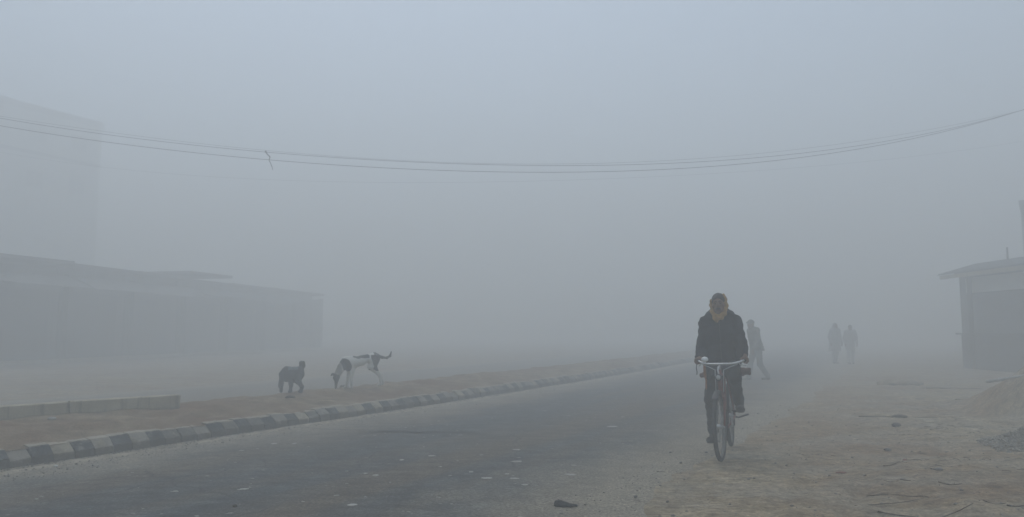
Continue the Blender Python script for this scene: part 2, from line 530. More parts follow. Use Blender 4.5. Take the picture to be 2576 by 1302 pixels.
# ------------------------------------------------------------------ ground sheet
def spaced(lo, hi, flo, fhi, fs, grow=1.18):
    xs = list(np.arange(flo, fhi + 1e-6, fs))
    s, x = fs, flo
    left = []
    while x > lo: s *= grow; x -= s; left.append(max(x, lo))
    s, x = fs, fhi
    right = []
    while x < hi: s *= grow; x += s; right.append(min(x, hi))
    return np.array(left[::-1] + xs + right)
def grid_mesh(name, X, Y, Z):
    ny, nx = X.shape
    V = np.stack([X, Y, Z], -1).reshape(-1, 3)
    i = np.arange(ny*nx).reshape(ny, nx)
    F = np.stack([i[:-1, :-1], i[:-1, 1:], i[1:, 1:], i[1:, :-1]], -1).reshape(-1, 4)
    return mesh(name, V, F)
BANK_A, BANK_B = D(2600, 922, 11.6), D(2470, 985, 14.0)
def bank_h(x, y):
    """earth ramp that climbs to the right in front of the shop"""
    base = np.clip((x - 7.6 + .10*(y-13.0)) / .9, 0, 1)
    along = np.exp(-((y - 11.3) / 1.6) ** 2)
    return 1.15 * base**1.15 * along * (1 + .10*fbm(x*2, y*2, seed=71) + .05*fbm(x*8, y*8, seed=72))
def ground_h(x, y):
    off = x - KX(y)
    side = np.clip((off - ROAD_W - .1) / 1.6, 0, 1)
    near = np.exp(-((np.hypot(x, y)) / 40.0) ** 2)
    h = side * near * (.045 * fbm(x*.7, y*.7, seed=3) + .026 * fbm(x*2.3, y*3.1, seed=5) + .03)
    h = h + side * near * .013 * fbm(x*7, y*9, seed=9, o=2)
    for ro, rw in ((.95, .10), (2.35, .11), (1.35, .07)):
        wob = off - ROAD_W - ro - .18*np.sin(y*.55 + ro*3)
        h = h - side * near * (.030*np.exp(-(wob/rw)**2) - .014*np.exp(-((np.abs(wob)-rw*1.9)/(rw*.8))**2)) * np.clip(.6 + .8*fbm(x*.5, y*.5, seed=19), 0, 1)
    h = h + bank_h(x, y)
    far = np.clip((-off - 9.0) / 2.0, 0, 1)
    h = h + far * .06
    return h
gx = spaced(-120, 120, 0.5, 11.5, .07)
gy = spaced(-30, 120, 3.2, 17.5, .085)
GX, GY = np.meshgrid(gx, gy)
gz = ground_h(GX, GY)
ground = struct(link("ground", grid_mesh("ground", GX, GY, gz), M_DIRT))

# ------------------------------------------------------------------ roads
def strip(name, o0, o1, z, mat, ys, nu=24, crown=0.0, jag=0.0):
    us = np.linspace(0, 1, nu)
    U, Yv = np.meshgrid(us, ys)
    X = KX(Yv) + o0 + (o1 - o0) * U
    if jag:
        X = X + jag * np.clip((U-.55)/.45, 0, 1) * fbm(Yv*.9, 0, seed=21)
    Z = z + crown * 4 * U * (1 - U) + .004 * fbm(X*.8, Yv*.8, seed=31)
    Z = Z - .05 * np.clip((U - .93) / .07, 0, 1)
    me = grid_mesh(name, X, Yv, Z)
    uvl = me.uv_layers.new(name="UVMap")
    li = np.zeros(len(me.loops), int); me.loops.foreach_get('vertex_index', li)
    uvs = np.stack([U.ravel()[li], (Yv.ravel()[li]) / 6.4], 1)
    uvl.data.foreach_set('uv', uvs.astype(np.float32).ravel())
    return struct(link(name, me, mat))
ysr = spaced(-25, 115, 2, 30, .25)
road = strip("road", -.25, ROAD_W + .25, .012, M_ROAD, ysr, 40, .03, .25)
road_far = strip("road_beyond_the_median", -8.8, -2.3, .012, M_ROAD2, ysr, 24, .02)
M_SAND = plain("pale_sand", (.31, .275, .21), .95, .35, 9, bstr=.7, bdist=.02, spec=.1)
yr = np.arange(4.5, 40, .10)
offs_ = np.array([0, .25, .5, .75, 1.0])
YR, QR = np.meshgrid(yr, offs_, indexing='ij')
cen = .30 + .10*fbm(YR*.45, 0, seed=51) + .05*fbm(YR*2.1, 0, seed=52)
wr_ = .10 + .07*fbm(YR*.8, 4, seed=53, o=3)
XR = KX(YR) + cen + (QR-.5)*2*np.maximum(wr_, .015)
UR = (XR - KX(YR) + .25) / (ROAD_W + .5)
ZR = .012 + .03*4*UR*(1-UR) - .006 + (.024 + .012*fbm(XR*7, YR*7, seed=54, o=3)) * np.sin(QR*math.pi)
ridge = link("sand_ridge", grid_mesh("sand_ridge", XR, YR, ZR), M_SAND, road)
bm = bmesh.new(); bm.from_mesh(ridge.data)
if sum(f.normal.z for f in bm.faces) < 0: bmesh.ops.reverse_faces(bm, faces=bm.faces)
bm.to_mesh(ridge.data); bm.free()
# long tar seam that crosses the near lane
pts = [(640, 1076), (720, 1082), (800, 1089), (900, 1092), (980, 1094), (1060, 1096), (1120, 1097), (1180, 1099), (1240, 1103)]
wid = [.005, .010, .014, .02, .05, .075, .06, .02, .006]
L, R = [], []
for i, ((u, v), w) in enumerate(zip(bez([(a, b) for a, b in pts], 6), np.interp(np.linspace(0, 8, 49), range(9), wid))):
    p = G(u, v); w *= 1 + .4 * float(vnoise(i*.7, 3.3))
    jy = .03 * float(vnoise(i * .5, 8.8))
    z0 = .012 + .03 * 4 * .2 + .016
    L.append((p[0], p[1] + w + jy, z0)); R.append((p[0], p[1] - w + jy, z0))
n = len(L)
link("tar_seam", mesh("tar_seam", L + R, [(i, n+i, n+i+1, i+1) for i in range(n-1)]), M_TAR, road)

# ------------------------------------------------------------------ median and kerb
ym = np.arange(-6, 60, .12)
prof = np.linspace(.12, 2.35, 30)                      # offset from the kerb foot, along -x
Ym, Om = np.meshgrid(ym, prof, indexing='ij')
Xm = KX(Ym) - Om
t = (Om - .12) / 2.23
Zm = .17 + .13 * np.sin(np.clip(t * 1.4, 0, 1) * math.pi / 2) - np.clip((t - .86) / .14, 0, 1) ** 1.3 * .31
Zm = Zm + np.clip(t*6, 0, 1) * (1 - np.clip((t-.8)/.2, 0, 1)) * (.035 * fbm(Xm*1.1, Ym*1.1, seed=41) + .026 * fbm(Xm*5, Ym*5, seed=43))
med = struct(link("median_strip", grid_mesh("median_strip", Xm, Ym, Zm), M_SOIL))
# give faces an upward normal whichever way the grid ran
bm = bmesh.new(); bm.from_mesh(med.data); bmesh.ops.recalc_face_normals(bm, faces=bm.faces)
if sum(f.normal.z for f in bm.faces) < 0: bmesh.ops.reverse_faces(bm, faces=bm.faces)
bm.to_mesh(med.data); bm.free()
def med_z(x, y):
    o = float(KX(y)) - x; tt = (o - .12) / 2.23
    z = .17 + .13 * math.sin(min(max(tt*1.4, 0), 1) * math.pi/2) - max(min((tt-.86)/.14, 1), 0) ** 1.3 * .31
    return z + min(max(tt*6, 0), 1) * (1 - min(max((tt-.8)/.2, 0), 1)) * (.035 * float(fbm(x*1.1, y*1.1, seed=41)) + .026 * float(fbm(x*5, y*5, seed=43)))

# kerb: a buried footing with painted blocks standing on it
fy = np.arange(-4, 56, .5)
Vf, Ff = [], []
for y in fy:
    x = float(KX(y))
    for dx, z in ((.03, -.1), (.03, .006), (-.27, .006), (-.27, -.1)):
        Vf.append((x + dx, y, z))
for i in range(len(fy)-1):
    for k in range(4):
        a = i*4; Ff.append((a+k, a+(k+1) % 4, a+4+(k+1) % 4, a+4+k))
kerb = struct(link("kerb", mesh("kerb", Vf, Ff), M_CONC, smooth=False))
def kerb_block_mesh(name, seed, mat):
    """length along +x, road face towards -y; upright foot, slanted face, flat top"""
    rr = random.Random(seed)
    Lb = .215
    pf = [(0, 0), (.010, .115), (.115, .219), (.21, .226), (.21, 0)]
    segs = 4
    V, Fc = [], []
    for i in range(segs+1):
        x = -Lb/2 + .004 + (Lb - .008) * i / segs
        e = 1.0 if i in (0, segs) else 0.0
        for (y, z) in pf:
            V.append((x, y + e*.004 + rr.uniform(-.004, .004), z + rr.uniform(-.005, .005) * (z > .01) - e*.004*(z > .2)))
    m5 = len(pf)
    for i in range(segs):
        for k in range(m5):
            a = i*m5
            Fc.append((a+k, a+m5+k, a+m5+(k+1) % m5, a+(k+1) % m5))
    Fc.append(tuple(range(m5))); Fc.append(tuple(segs*m5 + k for k in range(m5))[::-1])
    me = mesh(name, V, Fc)
    bm = bmesh.new(); bm.from_mesh(me); bmesh.ops.recalc_face_normals(bm, faces=bm.faces); bm.to_mesh(me); bm.free()
    me.materials.append(mat); return me
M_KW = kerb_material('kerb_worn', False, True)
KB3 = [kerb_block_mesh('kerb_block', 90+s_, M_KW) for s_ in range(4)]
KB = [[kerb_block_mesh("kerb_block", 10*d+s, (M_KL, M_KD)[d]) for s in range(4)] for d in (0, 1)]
y, i = 5.6, 0
rk = random.Random(4)
while y < 44:
    s = float(KS(y)); step = .217 / math.hypot(1, s)
    yc = y + step/2
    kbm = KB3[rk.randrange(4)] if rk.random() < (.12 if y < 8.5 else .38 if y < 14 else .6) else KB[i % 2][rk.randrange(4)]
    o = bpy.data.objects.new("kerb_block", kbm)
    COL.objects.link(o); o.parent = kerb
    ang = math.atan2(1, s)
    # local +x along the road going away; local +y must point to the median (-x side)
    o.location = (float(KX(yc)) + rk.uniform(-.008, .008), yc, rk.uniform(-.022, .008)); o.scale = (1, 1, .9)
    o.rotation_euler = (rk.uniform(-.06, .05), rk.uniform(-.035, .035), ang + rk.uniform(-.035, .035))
    y += step; i += 1
print("kerb blocks", i)

# grit and dust heaped along the kerb foot, pale chips trodden into the asphalt
def stones_mesh(name, items, seed):
    """items: (x,y,z,rx,ry,rz,yaw) irregular low stones, one mesh"""
    rr = random.Random(seed)
    V, Fc = [], []
    for (x, y, z, rx, ry, rz, yaw) in items:
        b0 = len(V); c, s = math.cos(yaw), math.sin(yaw)
        nn = 6
        for lev, sc in ((-.6, .8), (.15, 1.0), (.75, .55)):
            for k in range(nn):
                a = 2*math.pi*k/nn + rr.uniform(-.3, .3); q = sc * rr.uniform(.75, 1.15)
                px, py = rx*q*math.cos(a), ry*q*math.sin(a)
                V.append((x + px*c - py*s, y + px*s + py*c, z + rz*lev*rr.uniform(.8, 1.2)))
        for l in range(2):
            for k in range(nn):
                a = b0 + l*nn
                Fc.append((a+k, a+(k+1) % nn, a+nn+(k+1) % nn, a+nn+k))
        Fc.append(tuple(b0+2*nn+k for k in range(nn)))
    return mesh(name, V, Fc)
it = []
rr = random.Random(12)
for k in range(5200):
    y = 5.5 + 20 * rr.random()**1.6
    off = abs(rr.gauss(0, .16)) if rr.random() < .6 else rr.uniform(0, .9)
    s = rr.uniform(.003, .009) * (1.7 if rr.random() < .06 else 1)
    it.append((float(KX(y)) + .02 + off, y, .022 + .03*4*.05 + s*.3, s, s*rr.uniform(.6, 1), s*.7, rr.uniform(0, 3)))
stuff(tag(link("grit", stones_mesh("grit", it, 5), M_STONE, smooth=False), "grit and pebbles strewn along the foot of the kerb", "grit"))
it = []
big = [(885, 1275, 21, 5), (1225, 1206, 20, 4), (1295, 1207, 20, 4), (1300, 1163, 20, 3.5), (1320, 1222, 12, 3), (1435, 1195, 20, 3.5), (440, 1242, 14, 3), (1085, 1150, 14, 3),
       (615, 1236, 20, 3), (920, 1195, 8, 3), (945, 1200, 12, 3), (1185, 1190, 8, 2.5), (1275, 1195, 8, 2.5), (1010, 1160, 9, 3), (1540, 1075, 20, 2.5), (1300, 1135, 16, 2.5), (690, 1118, 10, 3), (740, 1118, 8, 3)]
def road_z(x, y):
    U = (x - float(KX(y)) + .25) / (ROAD_W + .5)
    return .012 + .03*4*U*(1-U) + .004*float(fbm(x*.8, y*.8, seed=31))
for u, v, hw, hh in big:
    p = G(u, v, .03)
    sx = hw / FPX * p[1] * .8; sy = min(.07, hh / FPX * p[1] * p[1] / CAM_H * .55)
    it.append((p[0], p[1], road_z(p[0], p[1]) + .002, sx, sy, .005, rr.uniform(-.2, .2)))
for k in range(230):
    y = 4.6 + 12 * rr.random()**1.5
    off = rr.uniform(1.2, 6.2)
    x = float(KX(y)) + off
    s = rr.uniform(.005, .015) * (1.8 if rr.random() < .08 else 1)
    it.append((x, y, road_z(x, y) + .001, s*1.7, s*.8, .004, rr.uniform(-.5, .5)))
stuff(tag(link("pale_chips", stones_mesh("pale_chips", it, 6), M_CHIP, smooth=False), "pale flat chips trodden into the dark asphalt", "stone chips"))

# ------------------------------------------------------------------ two concrete beams at the back of the median
def beam(label, p0, p1, h, w, seed):
    p0, p1 = np.array(p0), np.array(p1)
    Ld = float(np.hypot(*(p1-p0)[:2])); yaw = math.atan2(p1[1]-p0[1], p1[0]-p0[0])
    n = max(8, int(Ld / .1))
    rr = random.Random(seed)
    pf = [(.01, -.06), (0, .0), (0, h-.012), (.012, h), (w-.012, h), (w, h-.012), (w, -.06)]
    V, Fc = [], []
    for i in range(n+1):
        x = Ld*i/n
        for (yy, z) in pf:
            V.append((x, yy + rr.uniform(-.001, .001), z + rr.uniform(-.003, .003)))
    m5 = len(pf)
    for i in range(n):
        for k in range(m5-1):
            a = i*m5; Fc.append((a+k, a+k+1, a+m5+k+1, a+m5+k)[::-1])
    Fc.append(tuple(range(m5))); Fc.append(tuple(n*m5+k for k in range(m5))[::-1])
    me = mesh("concrete_beam", V, Fc)
    bm = bmesh.new(); bm.from_mesh(me); bmesh.ops.recalc_face_normals(bm, faces=bm.faces); bm.to_mesh(me); bm.free()
    o = link("concrete_beam", me, M_CONC, smooth=False)
    o.location = p0; o.rotation_euler = (0, math.atan2(p0[2]-p1[2], Ld), yaw)
    tag(o, label, "concrete beam", "low concrete beams on the median")
    return o
q0, q1, q2 = G(453, 1029, .275), G(172, 1049, .27), G(-230, 1081, .27)
beam("low concrete beam on the median, the one whose end is seen, nearer the dogs", q1 + (q0-q1)*.012, q0, .195, .16, 1)
beam("low concrete beam on the median cut off by the left edge of the photo", q2, q1 - (q0-q1)*.006, .188, .16, 2)

# ------------------------------------------------------------------ buildings
M_WALLD = plain("grimy_plaster", (.12, .118, .115), .9, .25, 1.5, bstr=.3)
M_WALLP = plain("pale_plaster", (.60, .60, .55), .9, .15, 1.2, bstr=.3)  # pale wall, lightened further to imitate fog fading the tall block
M_BAND = plain("dark_band", (.30, .28, .29), .9, .2, 2)
M_SHUT = plain("steel_shutter", (.075, .08, .085), .6, .3, 2, metal=.3)
M_TIN = plain("tin_sheet", (.09, .10, .105), .55, .3, 2, metal=.4)
M_DARKWOOD = plain("dark_wood", (.06, .05, .042), .8, .3, 6)
M_FOGPANE = plain('fog_paled_glass', (.33, .34, .33), .3, .2, 3, bstr=0)  # window panes lightened in colour to imitate fog in front of them
M_GLASS = plain("dark_glass", (.03, .035, .04), .15, .1, 2, bstr=0, spec=.6)
def bpart(name, lo, hi, mat, parent, bev=0.0):
    return link(name, box_mesh(name, lo, hi, bev), mat, parent, smooth=False)
def corrugated(name, x0, x1, ya, za, yb, zb, mat, parent, pitch=.09, amp=.012, thick=.006):
    """sheet from edge A to edge B, ribs running from A to B"""
    xs = np.arange(x0, x1, pitch/4); V = []
    for x in xs:
        dz = amp * math.sin(2*math.pi*x/pitch)
        V += [(x, ya, za+dz), (x, yb, zb+dz), (x, yb, zb+dz-thick), (x, ya, za+dz-thick)]
    Fc = []
    for i in range(len(xs)-1):
        a = 4*i
        for k in range(4): Fc.append((a+k, a+(k+1) % 4, a+4+(k+1) % 4, a+4+k))
    return link(name, mesh(name, V, Fc), mat, parent, smooth=False)
def shutter(parent, x0, x1, z1, y, slats=True):
    sh = link("shutter", None or box_mesh("shutter", (x0, y, .08), (x1, y+.03, z1)), M_SHUT, parent, smooth=False)
    zz = .12; sm = box_mesh("slat", (x0+.01, y-.018, 0), (x1-.01, y-.002, .07), .006)
    sm.materials.append(M_SHUT)
    while slats and zz < z1 - .08:
        o = bpy.data.objects.new("slat", sm); COL.objects.link(o); o.parent = sh; o.location = (0, 0, zz); zz += .085
    return sh
def shop_row(label, org, ang, n, bay, h, depth, awn, seed):
    b = empty("shop_row", org, ang)
    rr = random.Random(seed)
    Lb = n * bay
    bpart("plinth", (-.05, .05, -.1), (Lb+.05, .985, .16), M_CONC, b, .01)
    for i in range(n+1):
        bpart("pillar", (i*bay-.14, .12, .163), (i*bay+.14, .40, h-.45), M_WALLD, b, .01)
    bpart("end_wall", (Lb-.12, .42, .163), (Lb-.005, .985, h-.5), M_WALLD, b)
    for i in range(n):
        hi = h + rr.choice((-.16, -.08, 0, .05))
        x0, x1 = i*bay + .005, (i+1)*bay - .005
        bpart("wall", (x0, 1.0, -.1), (x1, depth, hi - .02), M_WALLD, b)
        rs = bpart("roof_slab", (x0, rr.uniform(-.1, .05), hi-.015), (x1, depth+.1, hi+.14), M_WALLD, b, .01)
        rs.rotation_euler = (0, rr.uniform(-.008, .008), 0)
        bpart("lintel", (x0+.14, .9, hi-.75), (x1-.14, .99, hi-.03), M_WALLD, b)
        shutter(b, i*bay+.28, (i+1)*bay-.28, h-1.1, .95, i < 6)
        if i < n-1:
            corrugated("awning", i*bay+.1, (i+1)*bay-.1, -.9 - .2*rr.random(), h-.95 - .2*rr.random(), .1, h-.55, M_TIN, b)
    return tag(b, label, "building")
AL = math.atan2(1, .5)
dirL = np.array([.5, 1.0]) / math.hypot(.5, 1)
P0 = np.array([-19.4, 28.0])
dirS = np.array([.2, 1.0]) / math.hypot(.2, 1)
a = P0 - dirS*16.4
shop_row("low dark shop row beyond the far road at the left edge", (a[0], a[1], .04), math.atan2(1, .2), 11, 4.0, 4.2, 7, 1, 3)
# tall pale building set back behind the near shop row
c = D(258, 310, 59.0)
tb = empty("tall_building", (c[0], c[1], .04), AL)
H = c[2] - .04
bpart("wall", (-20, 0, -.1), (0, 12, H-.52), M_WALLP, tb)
bpart("parapet", (-20.1, -.1, H-.515), (.1, 12.1, H), M_BAND, tb)
bpart("floor_band", (-20.04, -.06, H-3.75), (.04, -.003, H-3.5), M_WALLD, tb)
for i in range(4):
    for z in (H-2.8, H-6.3):
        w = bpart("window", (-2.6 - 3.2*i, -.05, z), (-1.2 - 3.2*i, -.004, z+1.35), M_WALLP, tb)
        bpart("pane", (-2.52 - 3.2*i, -.068, z+.08), (-1.94 - 3.2*i, -.053, z+1.27), M_FOGPANE, w)
        bpart("pane", (-1.86 - 3.2*i, -.068, z+.08), (-1.28 - 3.2*i, -.053, z+1.27), M_FOGPANE, w)
tag(tb, "tall pale building with a dark roof band rising behind the left shop row", "building")

# shop with a sheet canopy at the right edge
sh = empty("roadside_shop", (8.95, 15.7, .06), 0)
SX = 1.0
bpart("wall", (.05, -8.0, -.2), (5.0, 0.0, 2.45), M_WALLD, sh)
bpart("roof_slab", (.0, -8.1, 2.453), (5.1, .1, 2.57), M_WALLD, sh, .01)
can = empty("canopy_frame", (0, 0, 0)); can.parent = sh
bpy.data.objects.remove(can)
V = []
ys_ = np.arange(-8.2, .25, .0225)
for yv in ys_:
    dz = .012*math.sin(2*math.pi*yv/.09)
    V += [(.55, yv, 2.80+dz), (-.28, yv - .25*(yv > .2), 2.50+dz), (-.28, yv, 2.48+dz), (.55, yv, 2.78+dz)]
Fc = []
for i in range(len(ys_)-1):
    a_ = 4*i
    for k in range(4): Fc.append((a_+k, a_+(k+1) % 4, a_+4+(k+1) % 4, a_+4+k))
link("canopy", mesh("canopy", V, Fc), M_TIN, sh, smooth=False)
bpart("fascia", (-.26, -8.1, 2.36), (-.235, .18, 2.46), M_CONC, sh)
for yv in (-7.6, -4.4, -.7):
    link("post", tube_mesh("post", [(-.18, yv, -.2), (-.18, yv, 2.47)], .045, 10), M_DARKWOOD, sh)
bpart("counter", (-.16, -2.4, -.2), (.04, -.3, .85), M_DARKWOOD, sh, .01)
bpart("counter_top", (-.22, -2.5, .853), (.045, -.2, .89), M_DARKWOOD, sh, .005)
bpart("signboard", (.0, -4.9, 1.95), (.046, -.3, 2.35), M_WALLP, sh)
link("rod", tube_mesh("rod", [(.5, -.9, 2.5), (.52, -.88, 3.1)], .018, 8), M_DARKWOOD, sh)
sh.location = (17.0, 28.2, .06); sh.scale = (1.8, 1.8, 1.40)
tag(sh, "low roadside shop under a sloping sheet canopy at the right edge", "shop")
c = D(2566, 505, 34.0)
rb = empty("narrow_building", (c[0], c[1], .05), math.radians(-36))
bpart("wall", (0, 0, -.2), (6, 6, c[2]-.25), M_WALLD, rb)
bpart("parapet", (-.06, -.06, c[2]-.247), (6.06, 6.06, c[2]-.05), M_WALLD, rb)
w = bpart("window", (.8, -.05, 2.6), (1.9, -.004, 3.6), M_DARKWOOD, rb); bpart("pane", (.88, -.07, 2.68), (1.82, -.053, 3.52), M_GLASS, w)
tag(rb, "taller grey building half lost in fog behind the canopy shop", "building")

# pale pipe lying up the earth bank
def gzp(q): return float(ground_h(q[0], q[1]))
pa, pb = D(2484, 978, 13.2), D(2650, 898, 11.4)
pa[2], pb[2] = gzp(pa), gzp(pb)
mid_lift = max(0, max(gzp(pa + (pb-pa)*k/12) - (pa + (pb-pa)*k/12)[2] for k in range(13)))
P = [pa + (pb-pa)*k/12 + np.array([0, 0, .02 + mid_lift*.6]) for k in range(13)]
tag(link("pipe", tube_mesh("pipe", P, .028, 10), M_PIPE), "thin pale pipe lying up the earth bank at the right edge", "pipe")
# brick sized rubble lump on the far shoulder
# ------------------------------------------------------------------ overhead wires
def wire(name, label, uvs, Y0, Y1, r, ext=9.0):
    pts = []
    u0, u1 = uvs[0][0], uvs[-1][0]
    cu = np.polyfit([p[0] for p in uvs], [p[1] for p in uvs], 4 if len(uvs) > 5 else 2)
    us = np.linspace(u0, u1, 40)
    for u in us:
        v = np.polyval(cu, u); Yd = Y0 + (Y1-Y0) * (u + 50) / 2700.0
        pts.append(np.array(D(u, v, Yd)))
    if u0 <= 0:
        d0 = pts[0] - pts[1]; d0 /= np.linalg.norm(d0)
        pts = [pts[0] + d0*ext + np.array([0, 0, .012*ext*ext*.6]), pts[0] + d0*ext*.5 + np.array([0, 0, .012*ext*ext*.14])] + pts
    if u1 >= 2576:
        d1 = pts[-1] - pts[-2]; d1 /= np.linalg.norm(d1)
        pts = pts + [pts[-1] + d1*ext*.5 + np.array([0, 0, .012*ext*ext*.14]), pts[-1] + d1*ext + np.array([0, 0, .012*ext*ext*.6])]
    for p in pts: p[2] = min(p[2], FOG_TOP - .3)
    return tag(link(name, tube_mesh(name, pts, r, 6), M_WIRE), label, "wire", "overhead wires across the road")
wire("overhead_wire", "upper of the two dark wires sagging over the road", [(-60, 288), (0, 297), (330, 346), (668, 384), (1000, 408), (1320, 416), (1700, 408), (2000, 390), (2300, 345), (2500, 295), (2640, 258)], 19.0, 19.6, .0062)
wire("overhead_wire", "lower of the two dark wires sagging over the road", [(-60, 307), (0, 316), (330, 366), (668, 402), (1000, 426), (1300, 433), (1700, 424), (2000, 400), (2300, 350), (2500, 297), (2640, 256)], 19.0, 19.6, .0072)
wire("overhead_wire", "faint wire running just above the two dark wires, clearest at right", [(-60, 283), (330, 341), (668, 379), (1000, 404), (1320, 412), (1750, 402), (1900, 388), (2150, 357), (2400, 314), (2640, 262)], 25.0, 25.0, .0055)
wire("overhead_wire", "faintest wire, lowest, half lost in the fog over the road", [(-60, 372), (320, 428), (640, 452), (900, 458), (1200, 458), (1500, 452), (1750, 441), (2200, 404), (2640, 345)], 33.0, 33.0, .005)
cord = [D(668, 381, 19.17), D(672, 388, 19.15), D(679, 396, 19.16), D(677, 403, 19.2), D(680, 410, 19.18), D(684, 420, 19.17), D(686, 428, 19.16)]
tag(link("knotted_cord", tube_mesh("knotted_cord", bez(cord, 4), [.024]*3 + [.016]*6 + [.011]*12 + [.008]*4, 8), M_WIRE), "frayed dark cord knotted on the sagging wires, hanging down", "cord")

# ------------------------------------------------------------------ litter: rag, twigs, gravel, scraps
def gz_at(x, y): return float(ground_h(x, y))
p = G(1400, 1270, .04)
rg = empty("rag", (p[0], p[1], road_z(p[0], p[1])), 0); rg.scale = (.92, .92, .72)
me, V = sdf_mesh("cloth", [cone((0, .02, .03), (.03, 0, .028), .022, .03), cone((.03, 0, .028), (.09, -.01, .022), .03, .02), cone((.09, -.01, .02), (.16, -.02, .014), .018, .012),
      cone((.0, .02, .04), (.02, .04, .055), .015, .009), cone((.05, -.02, .02), (.13, -.035, .012), .016, .010), cone((-.01, -.02, .02), (.04, -.01, .02), .014, .018)], .005, .012,
      noise=lambda P: .006*fbm(P[..., 0]*45, P[..., 1]*45, P[..., 2]*45, seed=2, o=2))
link("cloth", me, M_BLACKCLOTH, rg)
tag(rg, "crumpled black rag lying on the asphalt at the bottom edge", "rag")

def twig(label, uvs, r, mat=None, name="twig", cat="twig", z=.0, forks=0, seed=1):
    rr = random.Random(seed); r = r*.75
    pts = []
    for u, v in uvs:
        q = G(u, v, 0.03)
        zz = max(gz_at(q[0], q[1]), road_z(q[0], q[1]) if q[0] - KX(q[1]) < ROAD_W else 0)
        pts.append((q[0], q[1], zz + r*.7 + z))
    pp = bez(pts, 5)
    bm = bmesh.new()
    n = len(pp)
    add_tube(bm, pp, [r*(1.0 - .55*i/n)*(1+.15*rr.uniform(-1, 1)) for i in range(n)], 6)
    for k in range(forks):
        i = rr.randrange(2, n-2); a = np.array(pp[i]); d = np.array(pp[i+1]) - a; d /= np.linalg.norm(d)
        e = a + (d*.6 + np.array([-d[1], d[0], 0])*rr.choice((-1, 1))*.7) * rr.uniform(.05, .12) + np.array([0, 0, .01])
        add_tube(bm, [a, (a+e)/2 + np.array([0, 0, .006]), e], [r*.6, r*.45, r*.3], 5)
    return tag(link(name, bm_mesh(name, bm), mat or M_WOOD), label, cat, "twigs and stalks on the dirt shoulder")
twig("longest bent twig at the bottom edge, its thick dark end to the left", [(2208, 1281), (2240, 1285), (2290, 1291), (2350, 1296), (2400, 1289), (2448, 1281)], .008, seed=2)
twig("long gently arched dry stalk above the bent twig", [(2180, 1241), (2230, 1238), (2285, 1242), (2330, 1243)], .008, seed=3, forks=1)
twig("long thin twig slanting upward just above the bent twig", [(2150, 1264), (2200, 1261), (2250, 1257), (2290, 1252), (2335, 1246)], .006, seed=4, forks=1)
twig("short straight twig lying left of the reddish scrap's row, on bare dirt", [(2222, 1171), (2240, 1169), (2262, 1166)], .007, seed=5)
twig("stubby dark stick near the right corner, pointing up to the right", [(2535, 1282), (2560, 1279), (2590, 1275)], .010, seed=6)
twig("curved twig with a dark bend, right of the arched stalk", [(2475, 1272), (2500, 1277), (2530, 1276)], .007, seed=7)
twig("small dark twig in the middle of the dirt shoulder", [(2265, 1210), (2280, 1213), (2292, 1214)], .009, seed=8)
twig("thin broken twig beside the small dark one", [(2222, 1208), (2240, 1213), (2262, 1212)], .005, seed=9, forks=1)
twig("twig pair fragment near the gravel heap, lying level", [(2360, 1217), (2390, 1219), (2420, 1217)], .007, seed=10, forks=1)
twig("long faint stalk lying level far back on the shoulder", [(2160, 1049), (2230, 1052), (2300, 1051), (2380, 1053)], .012, seed=11)
twig("long dark branch lying level in front of the shop", [(2405, 1016), (2450, 1012), (2520, 1011), (2580, 1012)], .018, seed=12)
twig("dark straw line farther back, left of the pale pipe", [(2330, 976), (2390, 976), (2470, 977)], .022, seed=13)
twig("short dark straw on the asphalt edge beside the bicycle", [(1652, 1185), (1662, 1186), (1674, 1186)], .005, seed=14)
twig("crooked dry stem behind the gravel heap, leaning right", [(2340, 1084), (2375, 1077), (2420, 1075), (2460, 1072)], .009, seed=15, forks=2)
# dark clods
def clod(label, u, v, sx, sy, sz, mat, name, cat, seed, onmed=False, z=None):
    q = G(u, v, .28 if onmed else .03)
    zz = med_z(q[0], q[1]) if onmed else max(gz_at(q[0], q[1]), road_z(q[0], q[1]) if q[0]-KX(q[1]) < ROAD_W else 0)
    me, V = sdf_mesh(name, [ell((0, 0, sz*.55), (sx, sy, sz)), ell((sx*.5, sy*.2, sz*.45), (sx*.6, sy*.7, sz*.7)), ell((-sx*.55, -sy*.1, sz*.3), (sx*.5, sy*.6, sz*.6))],
         min(sx, sy, sz)/4.5, sz*.3, noise=lambda P: sz*.18*fbm(P[..., 0]*3/sx, P[..., 1]*3/sx, P[..., 2]*3/sz, seed=seed, o=2))
    o = link(name, me, mat); o.location = (q[0], q[1], zz - sz*.12)
    return tag(o, label, cat)
M_CLOD = plain("dark_clod", (.055, .045, .038), .95, .4, 12, bstr=.6)
clod("dark ragged lump on the median in front of the piebald dog's nose", 866, 976, .085, .05, .045, M_CLOD, "food_scrap", "scrap", 3, True)
clod("small dark tuft on the median between the dark dog and kerb", 730, 1004, .075, .04, .03, M_CLOD, "tuft", "tuft", 4, True)
clod("flat dark clump of weed among stalks far back on the shoulder", 2262, 1053, .12, .06, .035, M_CLOD, "weed_clump", "weed", 5)
clod("small dark clod in front of the weed clump on the shoulder", 2150+105, 1076, .06, .04, .03, M_CLOD, "clod", "clod", 6)
clod("small black pebble on the asphalt near the bottom edge", 590, 1281, .016, .014, .014, M_CLOD, "pebble", "pebble", 7)
clod("small white scrap at the foot of the kerb, left", 140, 1172, .018, .013, .012, M_PALE, "scrap_of_paper", "litter", 8)
clod("pale stone lying on the soil below the concrete beam", 130, 1058, .05, .03, .02, M_CHIP, "stone", "stone", 9, True)
clod("tiny white scrap on the shoulder beyond the stalks", 2365, 1004, .022, .015, .015, M_PALE, "scrap_of_paper", "litter", 10)
